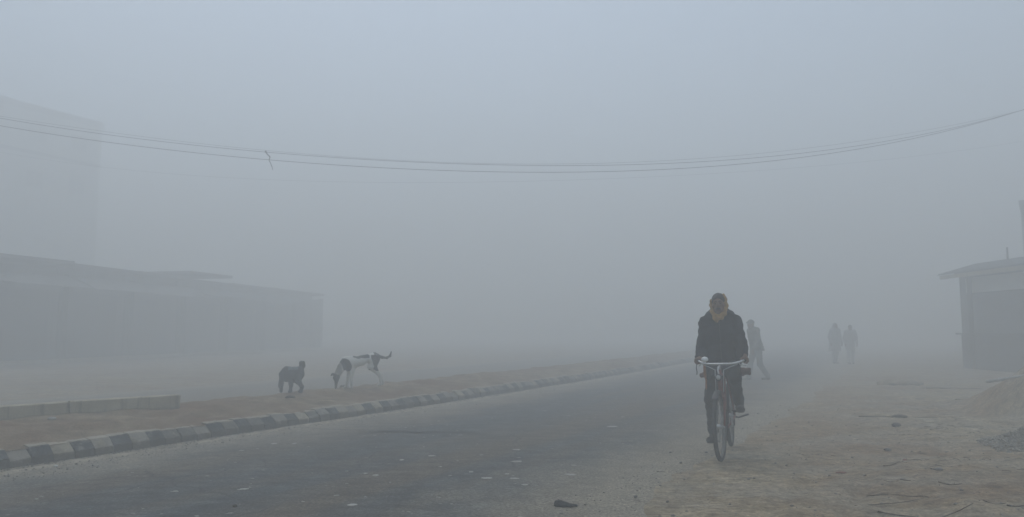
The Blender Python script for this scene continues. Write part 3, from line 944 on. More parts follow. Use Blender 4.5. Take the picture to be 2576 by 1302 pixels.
clod("white stone on the gravel heap's left slope", 2512, 1110, .02, .016, .016, M_PALE, "stone", "stone", 12, z=.1)
clod("reddish torn scrap lying on the dust left of the twigs", 2115, 1186, .05, .018, .008, M_LEAF, "torn_scrap", "litter", 13)
clod("small rust coloured clod above the short straight twig", 2276, 1157, .022, .018, .014, M_LEAF, "clod", "clod", 14)
clod("low dark mound of earth far back beside the shop", 2265, 966, .55, .5, .10, M_DIRT, "earth_mound", "mound", 15)

# gravel heap at the right edge
it = []
rr = random.Random(77)
c = G(2600, 1118, .03)
for k in range(2600):
    a = rr.uniform(0, 2*math.pi); q = rr.random()**.6
    x = c[0] + .62*q*math.cos(a); y = c[1] + .42*q*math.sin(a)
    hh = .21 * (1 - q)**1.1 * 1.3
    s = rr.uniform(.008, .022)
    it.append((x, y, gz_at(x, y) + hh*rr.uniform(.75, 1.0) + s*.2, s, s*rr.uniform(.5, 1), s*.6, rr.uniform(0, 3)))
M_GRAV = plain("gravel", (.27, .245, .20), .9, .8, 45, bstr=.3)
stuff(tag(link("gravel", stones_mesh("gravel", it, 8), M_GRAV, smooth=False), "heap of grey gravel at the right edge of the shoulder", "gravel"))
it = []
for k in range(2600):
    y = 4.6 + 9*rr.random()**1.4
    x = float(KX(y)) + ROAD_W + rr.uniform(-.8, 6.5)
    s = rr.uniform(.003, .009) * (2 if rr.random() < .06 else 1) * (2.2 if rr.random() < .03 else 1)
    it.append((x, y, max(gz_at(x, y), road_z(x, y) if x-KX(y) < ROAD_W else 0) + s*.2, s*1.2, s*rr.uniform(.6, 1), s*.6, rr.uniform(0, 3)))
stuff(tag(link("pebbles", stones_mesh("pebbles", it, 9), M_STONE, smooth=False), "small pebbles and crumbs scattered over the dirt shoulder", "pebbles"))
bm = bmesh.new()
for k in range(1500):
    y = 4.6 + 10*rr.random()**1.3
    x = float(KX(y)) + ROAD_W + rr.uniform(.6, 6.5)
    if float(fbm(x*.9, y*.9, seed=61)) + .25*(x-3.2) < .55: continue
    Ls = rr.uniform(.02, .09); a = rr.gauss(0, .5); z = gz_at(x, y)
    add_tube(bm, [(x, y, z+.003), (x+Ls*.5*math.cos(a), y+Ls*.5*math.sin(a), z+.008), (x+Ls*math.cos(a), y+Ls*math.sin(a), z+.004)], rr.uniform(.001, .003), 4, False)
stuff(tag(link("straw", bm_mesh("straw", bm), M_WOOD), "dry straw and leaf bits strewn over the dirt shoulder", "straw"))

# ------------------------------------------------------------------ bicycle
M_RED = plain("red_enamel", (.16, .030, .022), .45, .3, 10, bstr=.1, spec=.4)
M_BLACKM = plain("black_enamel", (.020, .022, .024), .5, .3, 10, bstr=.1, spec=.4)
M_CHROME = plain("chrome", (.60, .61, .61), .35, .08, 10, metal=.9, bstr=0, spec=.6)
M_STEEL = plain("dull_steel", (.45, .46, .46), .4, .2, 20, metal=.8, bstr=.1)
M_RIM = plain("dull_rim", (.13, .13, .125), .5, .4, 16, metal=.6, bstr=.2)
M_SPOKE = plain("dull_spokes", (.30, .30, .29), .5, .3, 30, metal=.7, bstr=0)
M_RUBBER = plain("dusty_tyre", (.040, .040, .038), .9, .45, 14, bstr=.5)
M_WHITEP = plain("white_lens", (.80, .81, .80), .35, .06, 10, bstr=0, spec=.5)
M_LEATHER = plain("black_saddle", (.025, .022, .020), .6, .3, 20)
M_BUNDLE = plain("rust_brown_cloth", (.115, .052, .036), .95, .35, 12, bstr=.5)
BIKE_RZ, BIKE_LEAN = math.radians(-21), math.radians(-1.7)
bc = G(1818, 1167, 0)
bc = (bc[0], bc[1], max(gz_at(bc[0], bc[1]), road_z(bc[0], bc[1]) if bc[0]-KX(bc[1]) < ROAD_W + .2 else 0) + .002)
print("BIKE", bc, "offset from kerb", bc[0]-float(KX(bc[1])))
bike = empty("bicycle", bc); bike.rotation_euler = (0, BIKE_LEAN, BIKE_RZ)
STEER = math.radians(-3.2)
SM = Matrix.Translation((0, .19, 0)) @ Matrix.Rotation(STEER, 4, 'Z') @ Matrix.Translation((0, -.19, 0))
I4 = Matrix.Identity(4)
def tubes(name, segs, mat, parent, M=I4, n=10):
    bm = bmesh.new()
    for pts, r in segs: add_tube(bm, [M @ Vector(p) for p in pts], r, n)
    return link(name, bm_mesh(name, bm), mat, parent)
def wheel(y, M):
    W = M @ Matrix.Translation((0, y, .355))
    bm = bmesh.new(); add_torus(bm, (0, 0, 0), .308, .0125, W, 56, 8)
    rim = link("wheel", bm_mesh("wheel", bm), M_RIM, bike)
    bm = bmesh.new(); add_torus(bm, (0, 0, 0), .3325, .0225, W, 64, 10)
    link("tyre", bm_mesh("tyre", bm), M_RUBBER, rim)
    bm = bmesh.new(); add_tube(bm, [W @ Vector((-.055, 0, 0)), W @ Vector((-.03, 0, 0)), W @ Vector((-.029, 0, 0)), W @ Vector((.029, 0, 0)), W @ Vector((.03, 0, 0)), W @ Vector((.055, 0, 0))], [.010, .010, .026, .026, .010, .010], 12)
    link("hub", bm_mesh("hub", bm), M_STEEL, rim)
    bm = bmesh.new()
    for k in range(36):
        a = 2*math.pi*k/36; sgn = -1 if k % 2 else 1; b = a + (.5 if (k//2) % 2 else -.5)
        add_tube(bm, [W @ Vector((sgn*.027, .022*math.cos(b), .022*math.sin(b))), W @ Vector((0, .3*math.cos(a), .3*math.sin(a)))], .0016, 4, False)
    stuff(link("spokes", bm_mesh("spokes", bm), M_SPOKE, rim))
    return rim
wheel(0, SM)
wheel(1.10, I4)
def mudguard(y, a0, a1, M):
    V, Fc = [], []
    n = 30; cs = [(-.030, -.016), (-.024, -.003), (0, .004), (.024, -.003), (.030, -.016)]
    for i in range(n+1):
        a = a0 + (a1-a0)*i/n
        for (x, dr) in cs:
            R_ = .372 + dr
            V.append(M @ Vector((x, y + R_*math.cos(a), .355 + R_*math.sin(a))))
    m5 = len(cs)
    for i in range(n):
        for k in range(m5-1): Fc.append((i*m5+k, i*m5+k+1, (i+1)*m5+k+1, (i+1)*m5+k))
    g = link("mudguard", mesh("mudguard", V, Fc), M_BLACKM, bike)
    sm_ = g.modifiers.new("thickness", 'SOLIDIFY'); sm_.thickness = .002
    return g
mudguard(0, math.radians(-30), math.radians(128), SM)
mudguard(1.10, math.radians(-25), math.radians(170), I4)
tubes("frame", [([(0, .215, .875), (0, .675, .865)], .0145), ([(0, .178, .755), (0, .60, .30)], .016), ([(0, .60, .29), (0, .70, .895)], .0155),
                ([(-.03, .62, .29), (-.065, 1.10, .355)], .010), ([(.03, .62, .29), (.065, 1.10, .355)], .010),
                ([(-.02, .695, .86), (-.065, 1.10, .36)], .009), ([(.02, .695, .86), (.065, 1.10, .36)], .009),
                ([(0, .165, .715), (0, .232, .925)], .019), ([(-.035, .60, .29), (.035, .60, .29)], .022)], M_RED, bike)
fork = tubes("fork", [([(-.018, .155, .70), (-.046, .12, .62), (-.05, .045, .43), (-.05, 0, .355)], [.014, .013, .010, .008]),
               ([(.018, .155, .70), (.046, .12, .62), (.05, .045, .43), (.05, 0, .355)], [.014, .013, .010, .008]),
               ([(-.045, .14, .665), (.045, .14, .665)], .017)], M_RED, bike, SM)
barp = [(-.262, .45, 1.012), (-.250, .40, 1.02), (-.232, .335, 1.022), (-.20, .275, 1.010), (-.14, .245, .996), (-.07, .24, .992), (0, .24, .992), (.07, .24, .992), (.14, .245, .996), (.20, .275, 1.010), (.232, .335, 1.022), (.250, .40, 1.02), (.262, .45, 1.012)]
hb = tubes("handlebar", [(bez(barp, 4), .0115)], M_CHROME, bike, SM, 12)
tubes("stem", [([(0, .232, .925), (0, .245, .99), (0, .24, .992)], .0135)], M_CHROME, hb, SM)
for s in (-1, 1):
    tubes("grip", [([(s*.238, .352, 1.0215), (s*.250, .40, 1.02), (s*.262, .455, 1.011)], .0165)], M_BLACKM, hb, SM)
    tubes("brake_lever", [(bez([(s*.20, .262, .995), (s*.225, .30, .975), (s*.245, .38, .968), (s*.255, .42, .965)], 4), .006)], M_STEEL, hb, SM, 6)
    tubes("brake_rod", [([(s*.19, .262, .99), (s*.12, .225, .965), (s*.045, .20, .93), (s*.04, .15, .70)], .004)], M_STEEL, hb, SM, 6)
tubes("bell_cable", [(bez([(-.262, .36, 1.0), (-.268, .34, .95), (-.262, .335, .905), (-.266, .335, .875)], 4), .006)], M_BLACKM, hb, SM, 6)
me, _ = sdf_mesh("bell", [ell((-.158, .258, 1.045), (.038, .028, .027)), ell((-.158, .270, 1.036), (.036, .026, .018)), cone((-.158, .262, 1.032), (-.158, .258, 1.004), .010, .010)], .005, .008)
me.transform(SM); link("bell", me, M_WHITEP, hb)
me, _ = sdf_mesh("headlamp", [ell((0, .12, .855), (.036, .03, .038)), cone((0, .13, .855), (0, .17, .85), .026, .012)], .006, .01, clip=lambda P: .098 - P[..., 1])
me.transform(SM); hl = link("headlamp", me, M_BLACKM, bike)
me, _ = sdf_mesh("lens", [ell((0, .097, .855), (.024, .007, .026))], .0035, .004); me.transform(SM); link("lens", me, M_STEEL, hl)
tubes("lamp_bracket", [([(0, .165, .86), (-.012, .175, .93), (-.01, .20, .965)], .008)], M_CHROME, hl, SM, 8)
tubes("saddle_post", [([(0, .70, .88), (0, .715, .925)], .012)], M_CHROME, bike)
me, _ = sdf_mesh("saddle", [cone((0, .60, .935), (0, .72, .932), .022, .055), ell((0, .80, .935), (.105, .085, .035)), cone((0, .72, .93), (0, .80, .932), .05, .06)], .009, .03,
                 clip=lambda P: np.maximum(P[..., 2]-.962, .905-P[..., 2]))
link("saddle", me, M_LEATHER, bike)
BB = (0, .60, .29)
bm = bmesh.new(); add_torus(bm, (-.048, .60, .29), .092, .005, I4, 36, 6)
for k in range(5):
    a = 2*math.pi*k/5; add_tube(bm, [(-.048, .60, .29), (-.048, .60+.09*math.cos(a), .29+.09*math.sin(a))], .006, 6)
link("chainring", bm_mesh("chainring", bm), M_STEEL, bike)
bm = bmesh.new()
for (ya, za, yb, zb) in ((.60, .385, 1.10, .39), (.60, .195, 1.10, .32)): add_tube(bm, [(-.048, ya, za), (-.048, yb, zb)], .005, 6)
link("chain", bm_mesh("chain", bm), M_BLACKM, bike)
for s, dz in ((-1, -.168), (1, .168)):
    ck = tubes("crank", [([(s*.04, .60, .29), (s*.068, .60, .29), (s*.075, .60, .29+dz)], .010)], M_STEEL, bike)
    bm = bmesh.new(); add_tube(bm, [(s*.07, .60, .29+dz), (s*.185, .60, .29+dz)], .007, 8)
    for dy in (-.033, .033): add_box(bm, (min(s*.095, s*.185), .60+dy-.012, .29+dz-.011), (max(s*.095, s*.185), .60+dy+.012, .29+dz+.011), None, .003)
    link("pedal", bm_mesh("pedal", bm), M_RUBBER, ck)
cr = []
for s in (-1, 1): cr.append(([(s*.055, .86, .775), (s*.06, 1.36, .775)], .007)); cr.append(([(s*.06, 1.27, .775), (s*.066, 1.10, .36)], .006))
for yv in (.86, 1.0, 1.15, 1.36): cr.append(([(-.06, yv, .775), (.06, yv, .775)], .006))
tubes("carrier", cr, M_STEEL, bike, I4, 8)
tubes("footrest", [([(.06, 1.10, .345), (.10, 1.10, .335), (.215, 1.09, .375)], [.012, .011, .011])], M_BLACKM, bike, I4, 8)
tag(bike, "old red framed bicycle with chrome handlebar ridden toward the viewer", "bicycle")
# rolled bundle tied over the carrier
bu = empty("cloth_bundle", bc); bu.rotation_euler = bike.rotation_euler
me, _ = sdf_mesh("bundle_cloth", [ell((0, 1.02, .855), (.20, .085, .068)), cone((-.17, 1.0, .86), (-.235, .985, .845), .050, .030), cone((-.235, .985, .845), (-.285, .98, .815), .028, .016),
      cone((.17, 1.0, .87), (.225, .985, .875), .052, .036), cone((.225, .985, .88), (.262, .98, .905), .026, .016), cone((.225, .985, .865), (.258, .98, .845), .026, .018), cone((-.235, .98, .845), (-.29, .975, .845), .022, .012)], .008, .03,
      noise=lambda P: .007*fbm(P[..., 0]*22, P[..., 1]*30, P[..., 2]*30, seed=6, o=2))
link("bundle_cloth", me, M_BUNDLE, bu)
for x in (-.1, .1):
    bm = bmesh.new(); add_torus(bm, (x, 0, 0), .079, .006, Matrix.Translation((0, 1.02, .848)), 24, 6); link("string", bm_mesh("string", bm), M_WOOD, bu)
tag(bu, "rust brown cloth bundle tied across the carrier behind the cyclist", "bundle")

# ------------------------------------------------------------------ cyclist
M_SKIN = attr_mat("skin", "tint", .6, .08)
M_JACKET = plain("navy_jacket", (.0125, .0145, .021), .92, .3, 14, bstr=.35, spec=.15)
M_TROUS = plain("charcoal_trousers", (.020, .024, .025), .92, .3, 16, bstr=.35, spec=.15)
M_SHAWL = plain("ochre_shawl", (.34, .205, .070), .95, .3, 26, bstr=.5, spec=.1)
M_HAIR = plain("black_hair", (.012, .011, .011), .6, .3, 60, bstr=.5)
M_SHOE = plain("dark_shoe", (.022, .020, .019), .7, .3, 14)
M_TRIM = plain("orange_cloth", (.30, .11, .035), .95, .3, 30, bstr=.4, spec=.1)
M_EYE = plain("eye_dark", (.03, .025, .02), .3, .1, 5, bstr=0)
SKIN, SKIN_D = np.array([.175, .105, .074]), np.array([.07, .032, .028])
cy = empty("person", bc); cy.rotation_euler = bike.rotation_euler
hipL, hipR = (-.085, .75, .985), (.085, .75, .985)
kneeL, kneeR = (-.128, .505, .61), (.140, .335, .865)
ankL, ankR = (-.150, .685, .205), (.152, .665, .545)
prims = [ell((0, .555, 1.645), (.076, .094, .118)), ell((0, .515, 1.585), (.058, .065, .062)), ell((0, .472, 1.543), (.026, .026, .022)),
         cone((0, .462, 1.665), (0, .446, 1.628), .010, .015), cone((-.012, .455, 1.622), (.012, .455, 1.622), .010, .010),
         cone((-.040, .477, 1.676), (.040, .477, 1.676), .012, .012), cone((-.02, .461, 1.582), (.02, .461, 1.582), .009, .009),
         ell((-.045, .49, 1.625), (.026, .025, .022)), ell((.045, .49, 1.625), (.026, .025, .022)),
         ell((-.078, .565, 1.64), (.010, .02, .032)), ell((.078, .565, 1.64), (.010, .02, .032)),
         cone((0, .59, 1.56), (0, .62, 1.45), .055, .062),
         ell((0, .66, 1.34), (.15, .10, .16)), ell((0, .70, 1.16), (.135, .10, .17)), ell((0, .75, 1.0), (.145, .11, .10))]
for s, hp, kn, an in ((-1, hipL, kneeL, ankL), (1, hipR, kneeR, ankR)):
    prims += chain([hp, kn, an], [.078, .052, .036])
    prims += [cone(an, (an[0], an[1]-.02, an[2]-.06), .036, .034), cone((an[0], an[1]+.02, an[2]-.06), (an[0]+.020*s, an[1]-.15, an[2]-.068), .03, .026)]
    prims += chain([(s*.165, .625, 1.44), (s*.212, .61, 1.175), (s*.240, .475, 1.065)], [.052, .042, .027])
    hx = s*.247
    H_ = [cone((s*.240, .475, 1.065), (hx, .43, 1.052), .027, .024), ell((hx, .405, 1.046), (.034, .045, .017))]
    for q, (dy, ln) in enumerate(((.362, .98), (.383, 1.05), (.404, 1.0), (.424, .85))):
        xx = hx - s*.004*q
        H_ += chain([(xx, dy+.012, 1.050), (xx+s*.030*ln, dy, 1.042), (xx+s*.036*ln, dy-.002, 1.016), (xx+s*.020, dy-.002, .994), (xx-s*.004, dy, .996)], [.0105, .0100, .0095, .0088, .0078])
    H_ += chain([(hx-s*.024, .42, 1.046), (hx-s*.034, .385, 1.036), (hx-s*.030, .355, 1.020), (hx-s*.016, .340, 1.008)], [.013, .0115, .010, .0088])
    # turn the hands with the bar
    def tw(p): return np.array((SM @ Vector(p)))
    H2 = [('c', tw(p[1]), tw(p[2]), p[3], p[4]) if p[0] == 'c' else ('e', tw(p[1]), p[2], None) for p in H_]
    prims += H2
me, V = sdf_mesh("body", prims, .0068, .012, sub=[(ell((-.030, .455, 1.655), (.016, .012, .011)), .008), (ell((.030, .455, 1.655), (.016, .012, .011)), .008)])
cols = np.tile(SKIN, (len(V), 1))
lip = (np.abs(V[:, 2]-1.582) < .009) & (V[:, 1] < .47) & (np.abs(V[:, 0]) < .027); cols[lip] = SKIN_D
stub = (V[:, 2] < 1.575) & (V[:, 2] > 1.52) & (V[:, 1] < .52); cols[stub & ~lip] = SKIN*.72
set_attr(me, "tint", cols)
body = link("body", me, M_SKIN, cy)
for s in (-1, 1):
    me, _ = sdf_mesh("eye", [ell((s*.030, .466, 1.654), (.012, .008, .007))], .003, .003); link("eye", me, M_EYE, body)
    me, _ = sdf_mesh("eyebrow", [cone((s*.014, .463, 1.678), (s*.045, .474, 1.681), .0055, .0045)], .003, .003); link("eyebrow", me, M_HAIR, body)
me, _ = sdf_mesh("moustache", [cone((-.030, .461, 1.592), (0, .450, 1.600), .006, .009), cone((0, .450, 1.600), (.030, .461, 1.592), .009, .006)], .004, .006); link("moustache", me, M_HAIR, body)
me, _ = sdf_mesh("hair", [ell((0, .565, 1.672), (.084, .098, .106))], .008, .01, sub=[(ell((0, .44, 1.625), (.075, .085, .092)), .012)],
                 clip=lambda P: 1.655 - P[..., 2] - .35*(P[..., 1]-.52), noise=lambda P: .003*fbm(P[..., 0]*80, P[..., 1]*80, P[..., 2]*30, seed=4, o=2))
link("hair", me, M_HAIR, body)
# jacket
def folds(P, a=.009, seed=5):
    return a*fbm(P[..., 0]*9, P[..., 1]*9, P[..., 2]*6, seed=seed, o=3) + .4*a*np.sin(P[..., 2]*70 + 4*vnoise(P[..., 0]*8, P[..., 1]*8, P[..., 2]*5, seed=8))
pj = [ell((0, .655, 1.33), (.195, .145, .20)), ell((0, .69, 1.12), (.205, .165, .22)), ell((0, .70, 1.0), (.20, .17, .12)), cone((-.150, .625, 1.43), (.150, .625, 1.43), .075, .075),
      ell((0, .63, 1.50), (.125, .105, .075)), cone((-.065, .605, 1.575), (-.165, .625, 1.465), .045, .05), cone((.065, .605, 1.575), (.165, .625, 1.465), .045, .05)]
for s in (-1, 1):
    pj += chain([(s*.165, .625, 1.435), (s*.212, .605, 1.18), (s*.222, .565, 1.10), (s*.240, .470, 1.062)], [.074, .066, .060, .044])
me, V = sdf_mesh("jacket", pj, .009, .03, noise=lambda P: folds(P), clip=lambda P: np.maximum(.955 + .012*np.sin(P[..., 0]*30) - P[..., 2], -1))
jk = link("jacket", me, M_JACKET, cy)
me, V = sdf_mesh("collar", [cone((-.085, .56, 1.545), (-.025, .49, 1.475), .022, .018), cone((.085, .56, 1.545), (.025, .49, 1.475), .022, .018), cone((-.10, .62, 1.56), (-.085, .56, 1.545), .024, .022), cone((.10, .62, 1.56), (.085, .56, 1.545), .024, .022)], .008, .012, noise=lambda P: folds(P, .004))
link("collar", me, M_JACKET, jk)
# zip of the jacket
tubes("zip", [(bez([(0, .497, 1.47), (0, .500, 1.33), (0, .510, 1.15), (0, .525, 1.02)], 4), .004)], M_BLACKM, jk)
# trousers
pt = [ell((0, .75, .985), (.165, .13, .10))]
for s, hp, kn, an in ((-1, hipL, kneeL, ankL), (1, hipR, kneeR, ankR)):
    pt += chain([hp, kn, (an[0], an[1], an[2]+.01)], [.098, .072, .056])
me, V = sdf_mesh("trousers", pt, .009, .03, noise=lambda P: folds(P, .008, 15), clip=lambda P: np.maximum(P[..., 2]-1.02, np.where(P[..., 0] < 0, ankL[2]-.01-P[..., 2], -1)))
link("trousers", me, M_TROUS, cy)
for s, an in ((-1, ankL), (1, ankR)):
    me, V = sdf_mesh("shoe", [cone((an[0], an[1]+.005, an[2]-.005), (an[0], an[1]-.01, an[2]-.05), .046, .046), cone((an[0], an[1]+.03, an[2]-.058), (an[0]+.022*s, an[1]-.165, an[2]-.068), .041, .038), ell((an[0]+.020*s, an[1]-.15, an[2]-.06), (.046, .06, .034))],
                     .008, .02, clip=lambda P: (an[2]-.094) - P[..., 2])
    sh_ = link("shoe", me, M_SHOE, cy)
# ochre shawl round head and throat
hd = [ell((.004, .588, 1.645), (.088, .108, .128)), cone((.058, .545, 1.755), (.082, .535, 1.69), .015, .017), cone((.082, .535, 1.69), (.086, .525, 1.62), .017, .019), cone((.084, .535, 1.62), (.056, .495, 1.54), .018, .026), cone((-.078, .530, 1.70), (-.083, .520, 1.64), .012, .015), cone((-.083, .520, 1.64), (-.072, .500, 1.57), .015, .019),
      cone((-.072, .505, 1.57), (-.033, .475, 1.51), .020, .03), ell((-.005, .478, 1.502), (.062, .040, .040)), ell((0, .60, 1.54), (.105, .10, .06)), cone((.06, .50, 1.54), (0, .475, 1.505), .028, .03), cone((-.03, .47, 1.49), (-.02, .475, 1.455), .03, .014)]
me, V = sdf_mesh("shawl", hd, .0072, .018, sub=[(ell((-.010, .448, 1.675), (.072, .120, .128)), .008)],
                 noise=lambda P: .0045*fbm(P[..., 0]*26, P[..., 1]*26, P[..., 2]*16, seed=12, o=2) + .003*np.sin(P[..., 2]*95 + P[..., 0]*60))
link("shawl", me, M_SHAWL, cy)
# tail of a long shirt below the jacket, bound in orange
V, Fc = [], []
nx_, nz_ = 16, 10
for i in range(nx_+1):
    x = -.185 + .265*i/nx_
    for j in range(nz_+1):
        q = j/nz_
        z = 1.0 - .17*q - .02*math.sin(i*.9)*q
        yv = .545 - .03*q + .012*math.sin(i*1.1 + q*3) - .10*(1-((x+.05)/.15)**2)*.5
        V.append((x - .0*q, yv, z))
for i in range(nx_):
    for j in range(nz_):
        a_ = i*(nz_+1)+j; Fc.append((a_, a_+1, a_+nz_+2, a_+nz_+1))
kt = link("shirt_tail", mesh("shirt_tail", V, Fc), M_TROUS, cy)
m_ = kt.modifiers.new("thickness", 'SOLIDIFY'); m_.thickness = .006
tubes("binding", [(bez([(-.188, .53, 1.0), (-.190, .515, .93), (-.186, .50, .86), (-.178, .50, .80), (-.182, .505, .74), (-.178, .515, .69)], 4), [.016]*10 + [.011]*11)], M_TRIM, kt, I4, 6)
tubes("binding", [(bez([(.082, .53, 1.0), (.086, .505, .93), (.082, .49, .86), (.086, .49, .80), (.080, .49, .76)], 4), [.013]*9 + [.009]*8)], M_TRIM, kt, I4, 6)
tag(cy, "person in a dark jacket and ochre head shawl riding the bicycle", "person")

# ------------------------------------------------------------------ people on foot
M_GREYCOAT = plain("grey_green_coat", (.165, .168, .155), .95, .25, 8, bstr=.3, spec=.1)
M_FOGWRAP = plain("fog_paled_wrap", (.36, .35, .36), .95, .25, 8, bstr=.3, spec=.1)  # pale grey cloth colour stands in for thicker fog over the far figure
M_GREYTR = plain('grey_trousers', (.17, .177, .17), .95, .2, 8, bstr=.3, spec=.1)
M_FOGKURTA = plain("fog_paled_kurta", (.46, .45, .44), .95, .2, 8, bstr=.3, spec=.1)  # paled in colour to imitate fog fading the second far figure
def walker(label, loc, rz, hgt, step, coat_mat, leg_mat, coat_hem, lean, wrap=False, cap=True, h=.013):
    """faces -y"""
    k = hgt / 1.72
    p = empty("person", loc, rz); p.scale = (k, k, k)
    hl_, hr_ = (-.09, 0, .90), (.09, 0, .90)
    kl, kr = (-.10, -.17*step - .03, .50), (.10, .05*step - .02, .48)
    al, ar = (-.10, -.30*step, .10), (.10, .36*step, .13 if step > .3 else .10)
    ch, nk, hd_ = (0, -.05-lean*.4, 1.28), (0, -.05-lean*.75, 1.46), (0, -.07-lean, 1.585)
    pr = [ell(hd_, (.076, .094, .118)), ell((0, hd_[1]-.04, hd_[2]-.06), (.055, .06, .06)), cone((0, hd_[1]-.095, hd_[2]+.01), (0, hd_[1]-.105, hd_[2]-.02), .012, .016),
          ell((-.078, hd_[1], hd_[2]), (.01, .02, .03)), ell((.078, hd_[1], hd_[2]), (.01, .02, .03)),
          cone(nk, hd_, .055, .05), ell(ch, (.16, .105, .18)), ell((0, -.02, 1.08), (.14, .10, .16)), ell((0, 0, .93), (.15, .11, .10))]
    for s, hp, kn, an in ((-1, hl_, kl, al), (1, hr_, kr, ar)):
        pr += chain([hp, kn, an], [.082, .055, .038]) + [cone(an, (an[0], an[1]-.02, an[2]-.05), .038, .035), cone((an[0], an[1]+.03, an[2]-.065), (an[0], an[1]-.15, an[2]-.072), .03, .026)]
        sw = -s*.12*step
        el = (s*.245, ch[1]+sw*.6+.03, 1.13); wr = (s*.235, ch[1]+sw*1.6-.06, .90)
        pr += chain([(s*.18, ch[1]-.01, 1.40), el, wr], [.055, .044, .028]) + [ell((wr[0], wr[1]-.01, wr[2]-.06), (.022, .035, .045))]
        for q in range(4): pr += chain([(wr[0], wr[1]-.035+.019*q, wr[2]-.09), (wr[0]-s*.008, wr[1]-.038+.019*q, wr[2]-.13), (wr[0]-s*.02, wr[1]-.034+.019*q, wr[2]-.155)], [.0095, .009, .008])
        pr += chain([(wr[0]-s*.01, wr[1]-.035, wr[2]-.04), (wr[0]-s*.022, wr[1]-.055, wr[2]-.08), (wr[0]-s*.026, wr[1]-.055, wr[2]-.105)], [.012, .011, .009])
    me, V = sdf_mesh("body", pr, min(h, .011), .018); set_attr(me, "tint", np.tile(SKIN, (len(V), 1))); link("body", me, M_SKIN, p)
    pc = [ell(ch, (.20, .145, .22)), ell((0, -.02, 1.06), (.19, .15, .2)), cone((-.16, ch[1], 1.42), (.16, ch[1], 1.42), .075, .075), ell((0, nk[1], 1.47), (.10, .09, .06)), cone((0, 0, .98), (0, .01, coat_hem), .18, .20)]
    for s in (-1, 1):
        sw = -s*.12*step
        pc += chain([(s*.18, ch[1]-.01, 1.40), (s*.245, ch[1]+sw*.6+.03, 1.13), (s*.235, ch[1]+sw*1.6-.05, .92)], [.074, .064, .050])
    if wrap:
        pc += [cone((0, ch[1], 1.35), (0, -.02, coat_hem), .20, .24), ell((0, hd_[1]+.02, hd_[2]+.0), (.10, .105, .135)), cone((0, hd_[1]+.02, 1.52), (0, ch[1], 1.40), .10, .17)]
    me, V = sdf_mesh("coat", pc, h, .035, noise=lambda P: folds(P, .010, 25), clip=lambda P: coat_hem - .02 - P[..., 2],
                     sub=[(ell((0, hd_[1]-.10, hd_[2]-.005), (.066, .075, .10)), .012)] if wrap else None)
    link("coat", me, coat_mat, p)
    pt = [ell((0, 0, .92), (.165, .13, .10))]
    for hp, kn, an in ((hl_, kl, al), (hr_, kr, ar)): pt += chain([hp, kn, (an[0], an[1], an[2]+.01)], [.102, .078, .066])
    me, V = sdf_mesh("trousers", pt, h, .03, noise=lambda P: folds(P, .008, 35), clip=lambda P: np.maximum(P[..., 2]-.97, .075-P[..., 2])); link("trousers", me, leg_mat, p)
    for an in (al, ar):
        me, V = sdf_mesh("shoe", [cone((an[0], an[1]+.01, an[2]-.01), (an[0], an[1]-.01, an[2]-.05), .046, .046), cone((an[0], an[1]+.03, an[2]-.06), (an[0], an[1]-.165, an[2]-.066), .042, .038)], .011, .02, clip=lambda P: an[2]-.1-P[..., 2]); link("shoe", me, M_SHOE, p)
    if cap:
        me, V = sdf_mesh("cap", [ell((0, hd_[1]+.005, hd_[2]+.03), (.090, .108, .105)), cone((-.04, hd_[1]-.10, hd_[2]+.045), (.04, hd_[1]-.10, hd_[2]+.045), .022, .022)], .009, .015, clip=lambda P: hd_[2]+.02-P[..., 2]); link("cap", me, coat_mat, p)
    elif not wrap:
        me, V = sdf_mesh("hair", [ell((0, hd_[1]+.012, hd_[2]+.02), (.086, .098, .11))], .010, .015, clip=lambda P: hd_[2]+.01-P[..., 2] - .6*(P[..., 1]-hd_[1])); link("hair", me, M_HAIR, p)
    return tag(p, label, "person")
q = G(1906, 957, 0.02); walker("person in a grey coat and cap walking behind the cyclist", (q[0], q[1], gz_at(q[0], q[1])), math.radians(-72), 1.70, .72, M_GREYCOAT, M_GREYTR, .86, .10)
q = G(2101, 915, 0.02); walker("taller, darker of two people standing far back in the fog", (q[0], q[1], gz_at(q[0], q[1])), math.radians(15), 1.74, .25, M_FOGWRAP, M_FOGWRAP, .55, .03, wrap=True, cap=False, h=.018)
q = G(2141, 915, 0.02); walker("paler, shorter of two people far back in the fog", (q[0], q[1], gz_at(q[0], q[1])), math.radians(-10), 1.66, .25, M_FOGKURTA, M_FOGKURTA, .62, .03, cap=False, h=.018)

# ------------------------------------------------------------------ dogs
M_COAT = attr_mat("dog_coat", "coat", .9, .18)
def smooth(a, b, x): t_ = np.clip((x-a)/(b-a), 0, 1); return t_*t_*(3-2*t_)
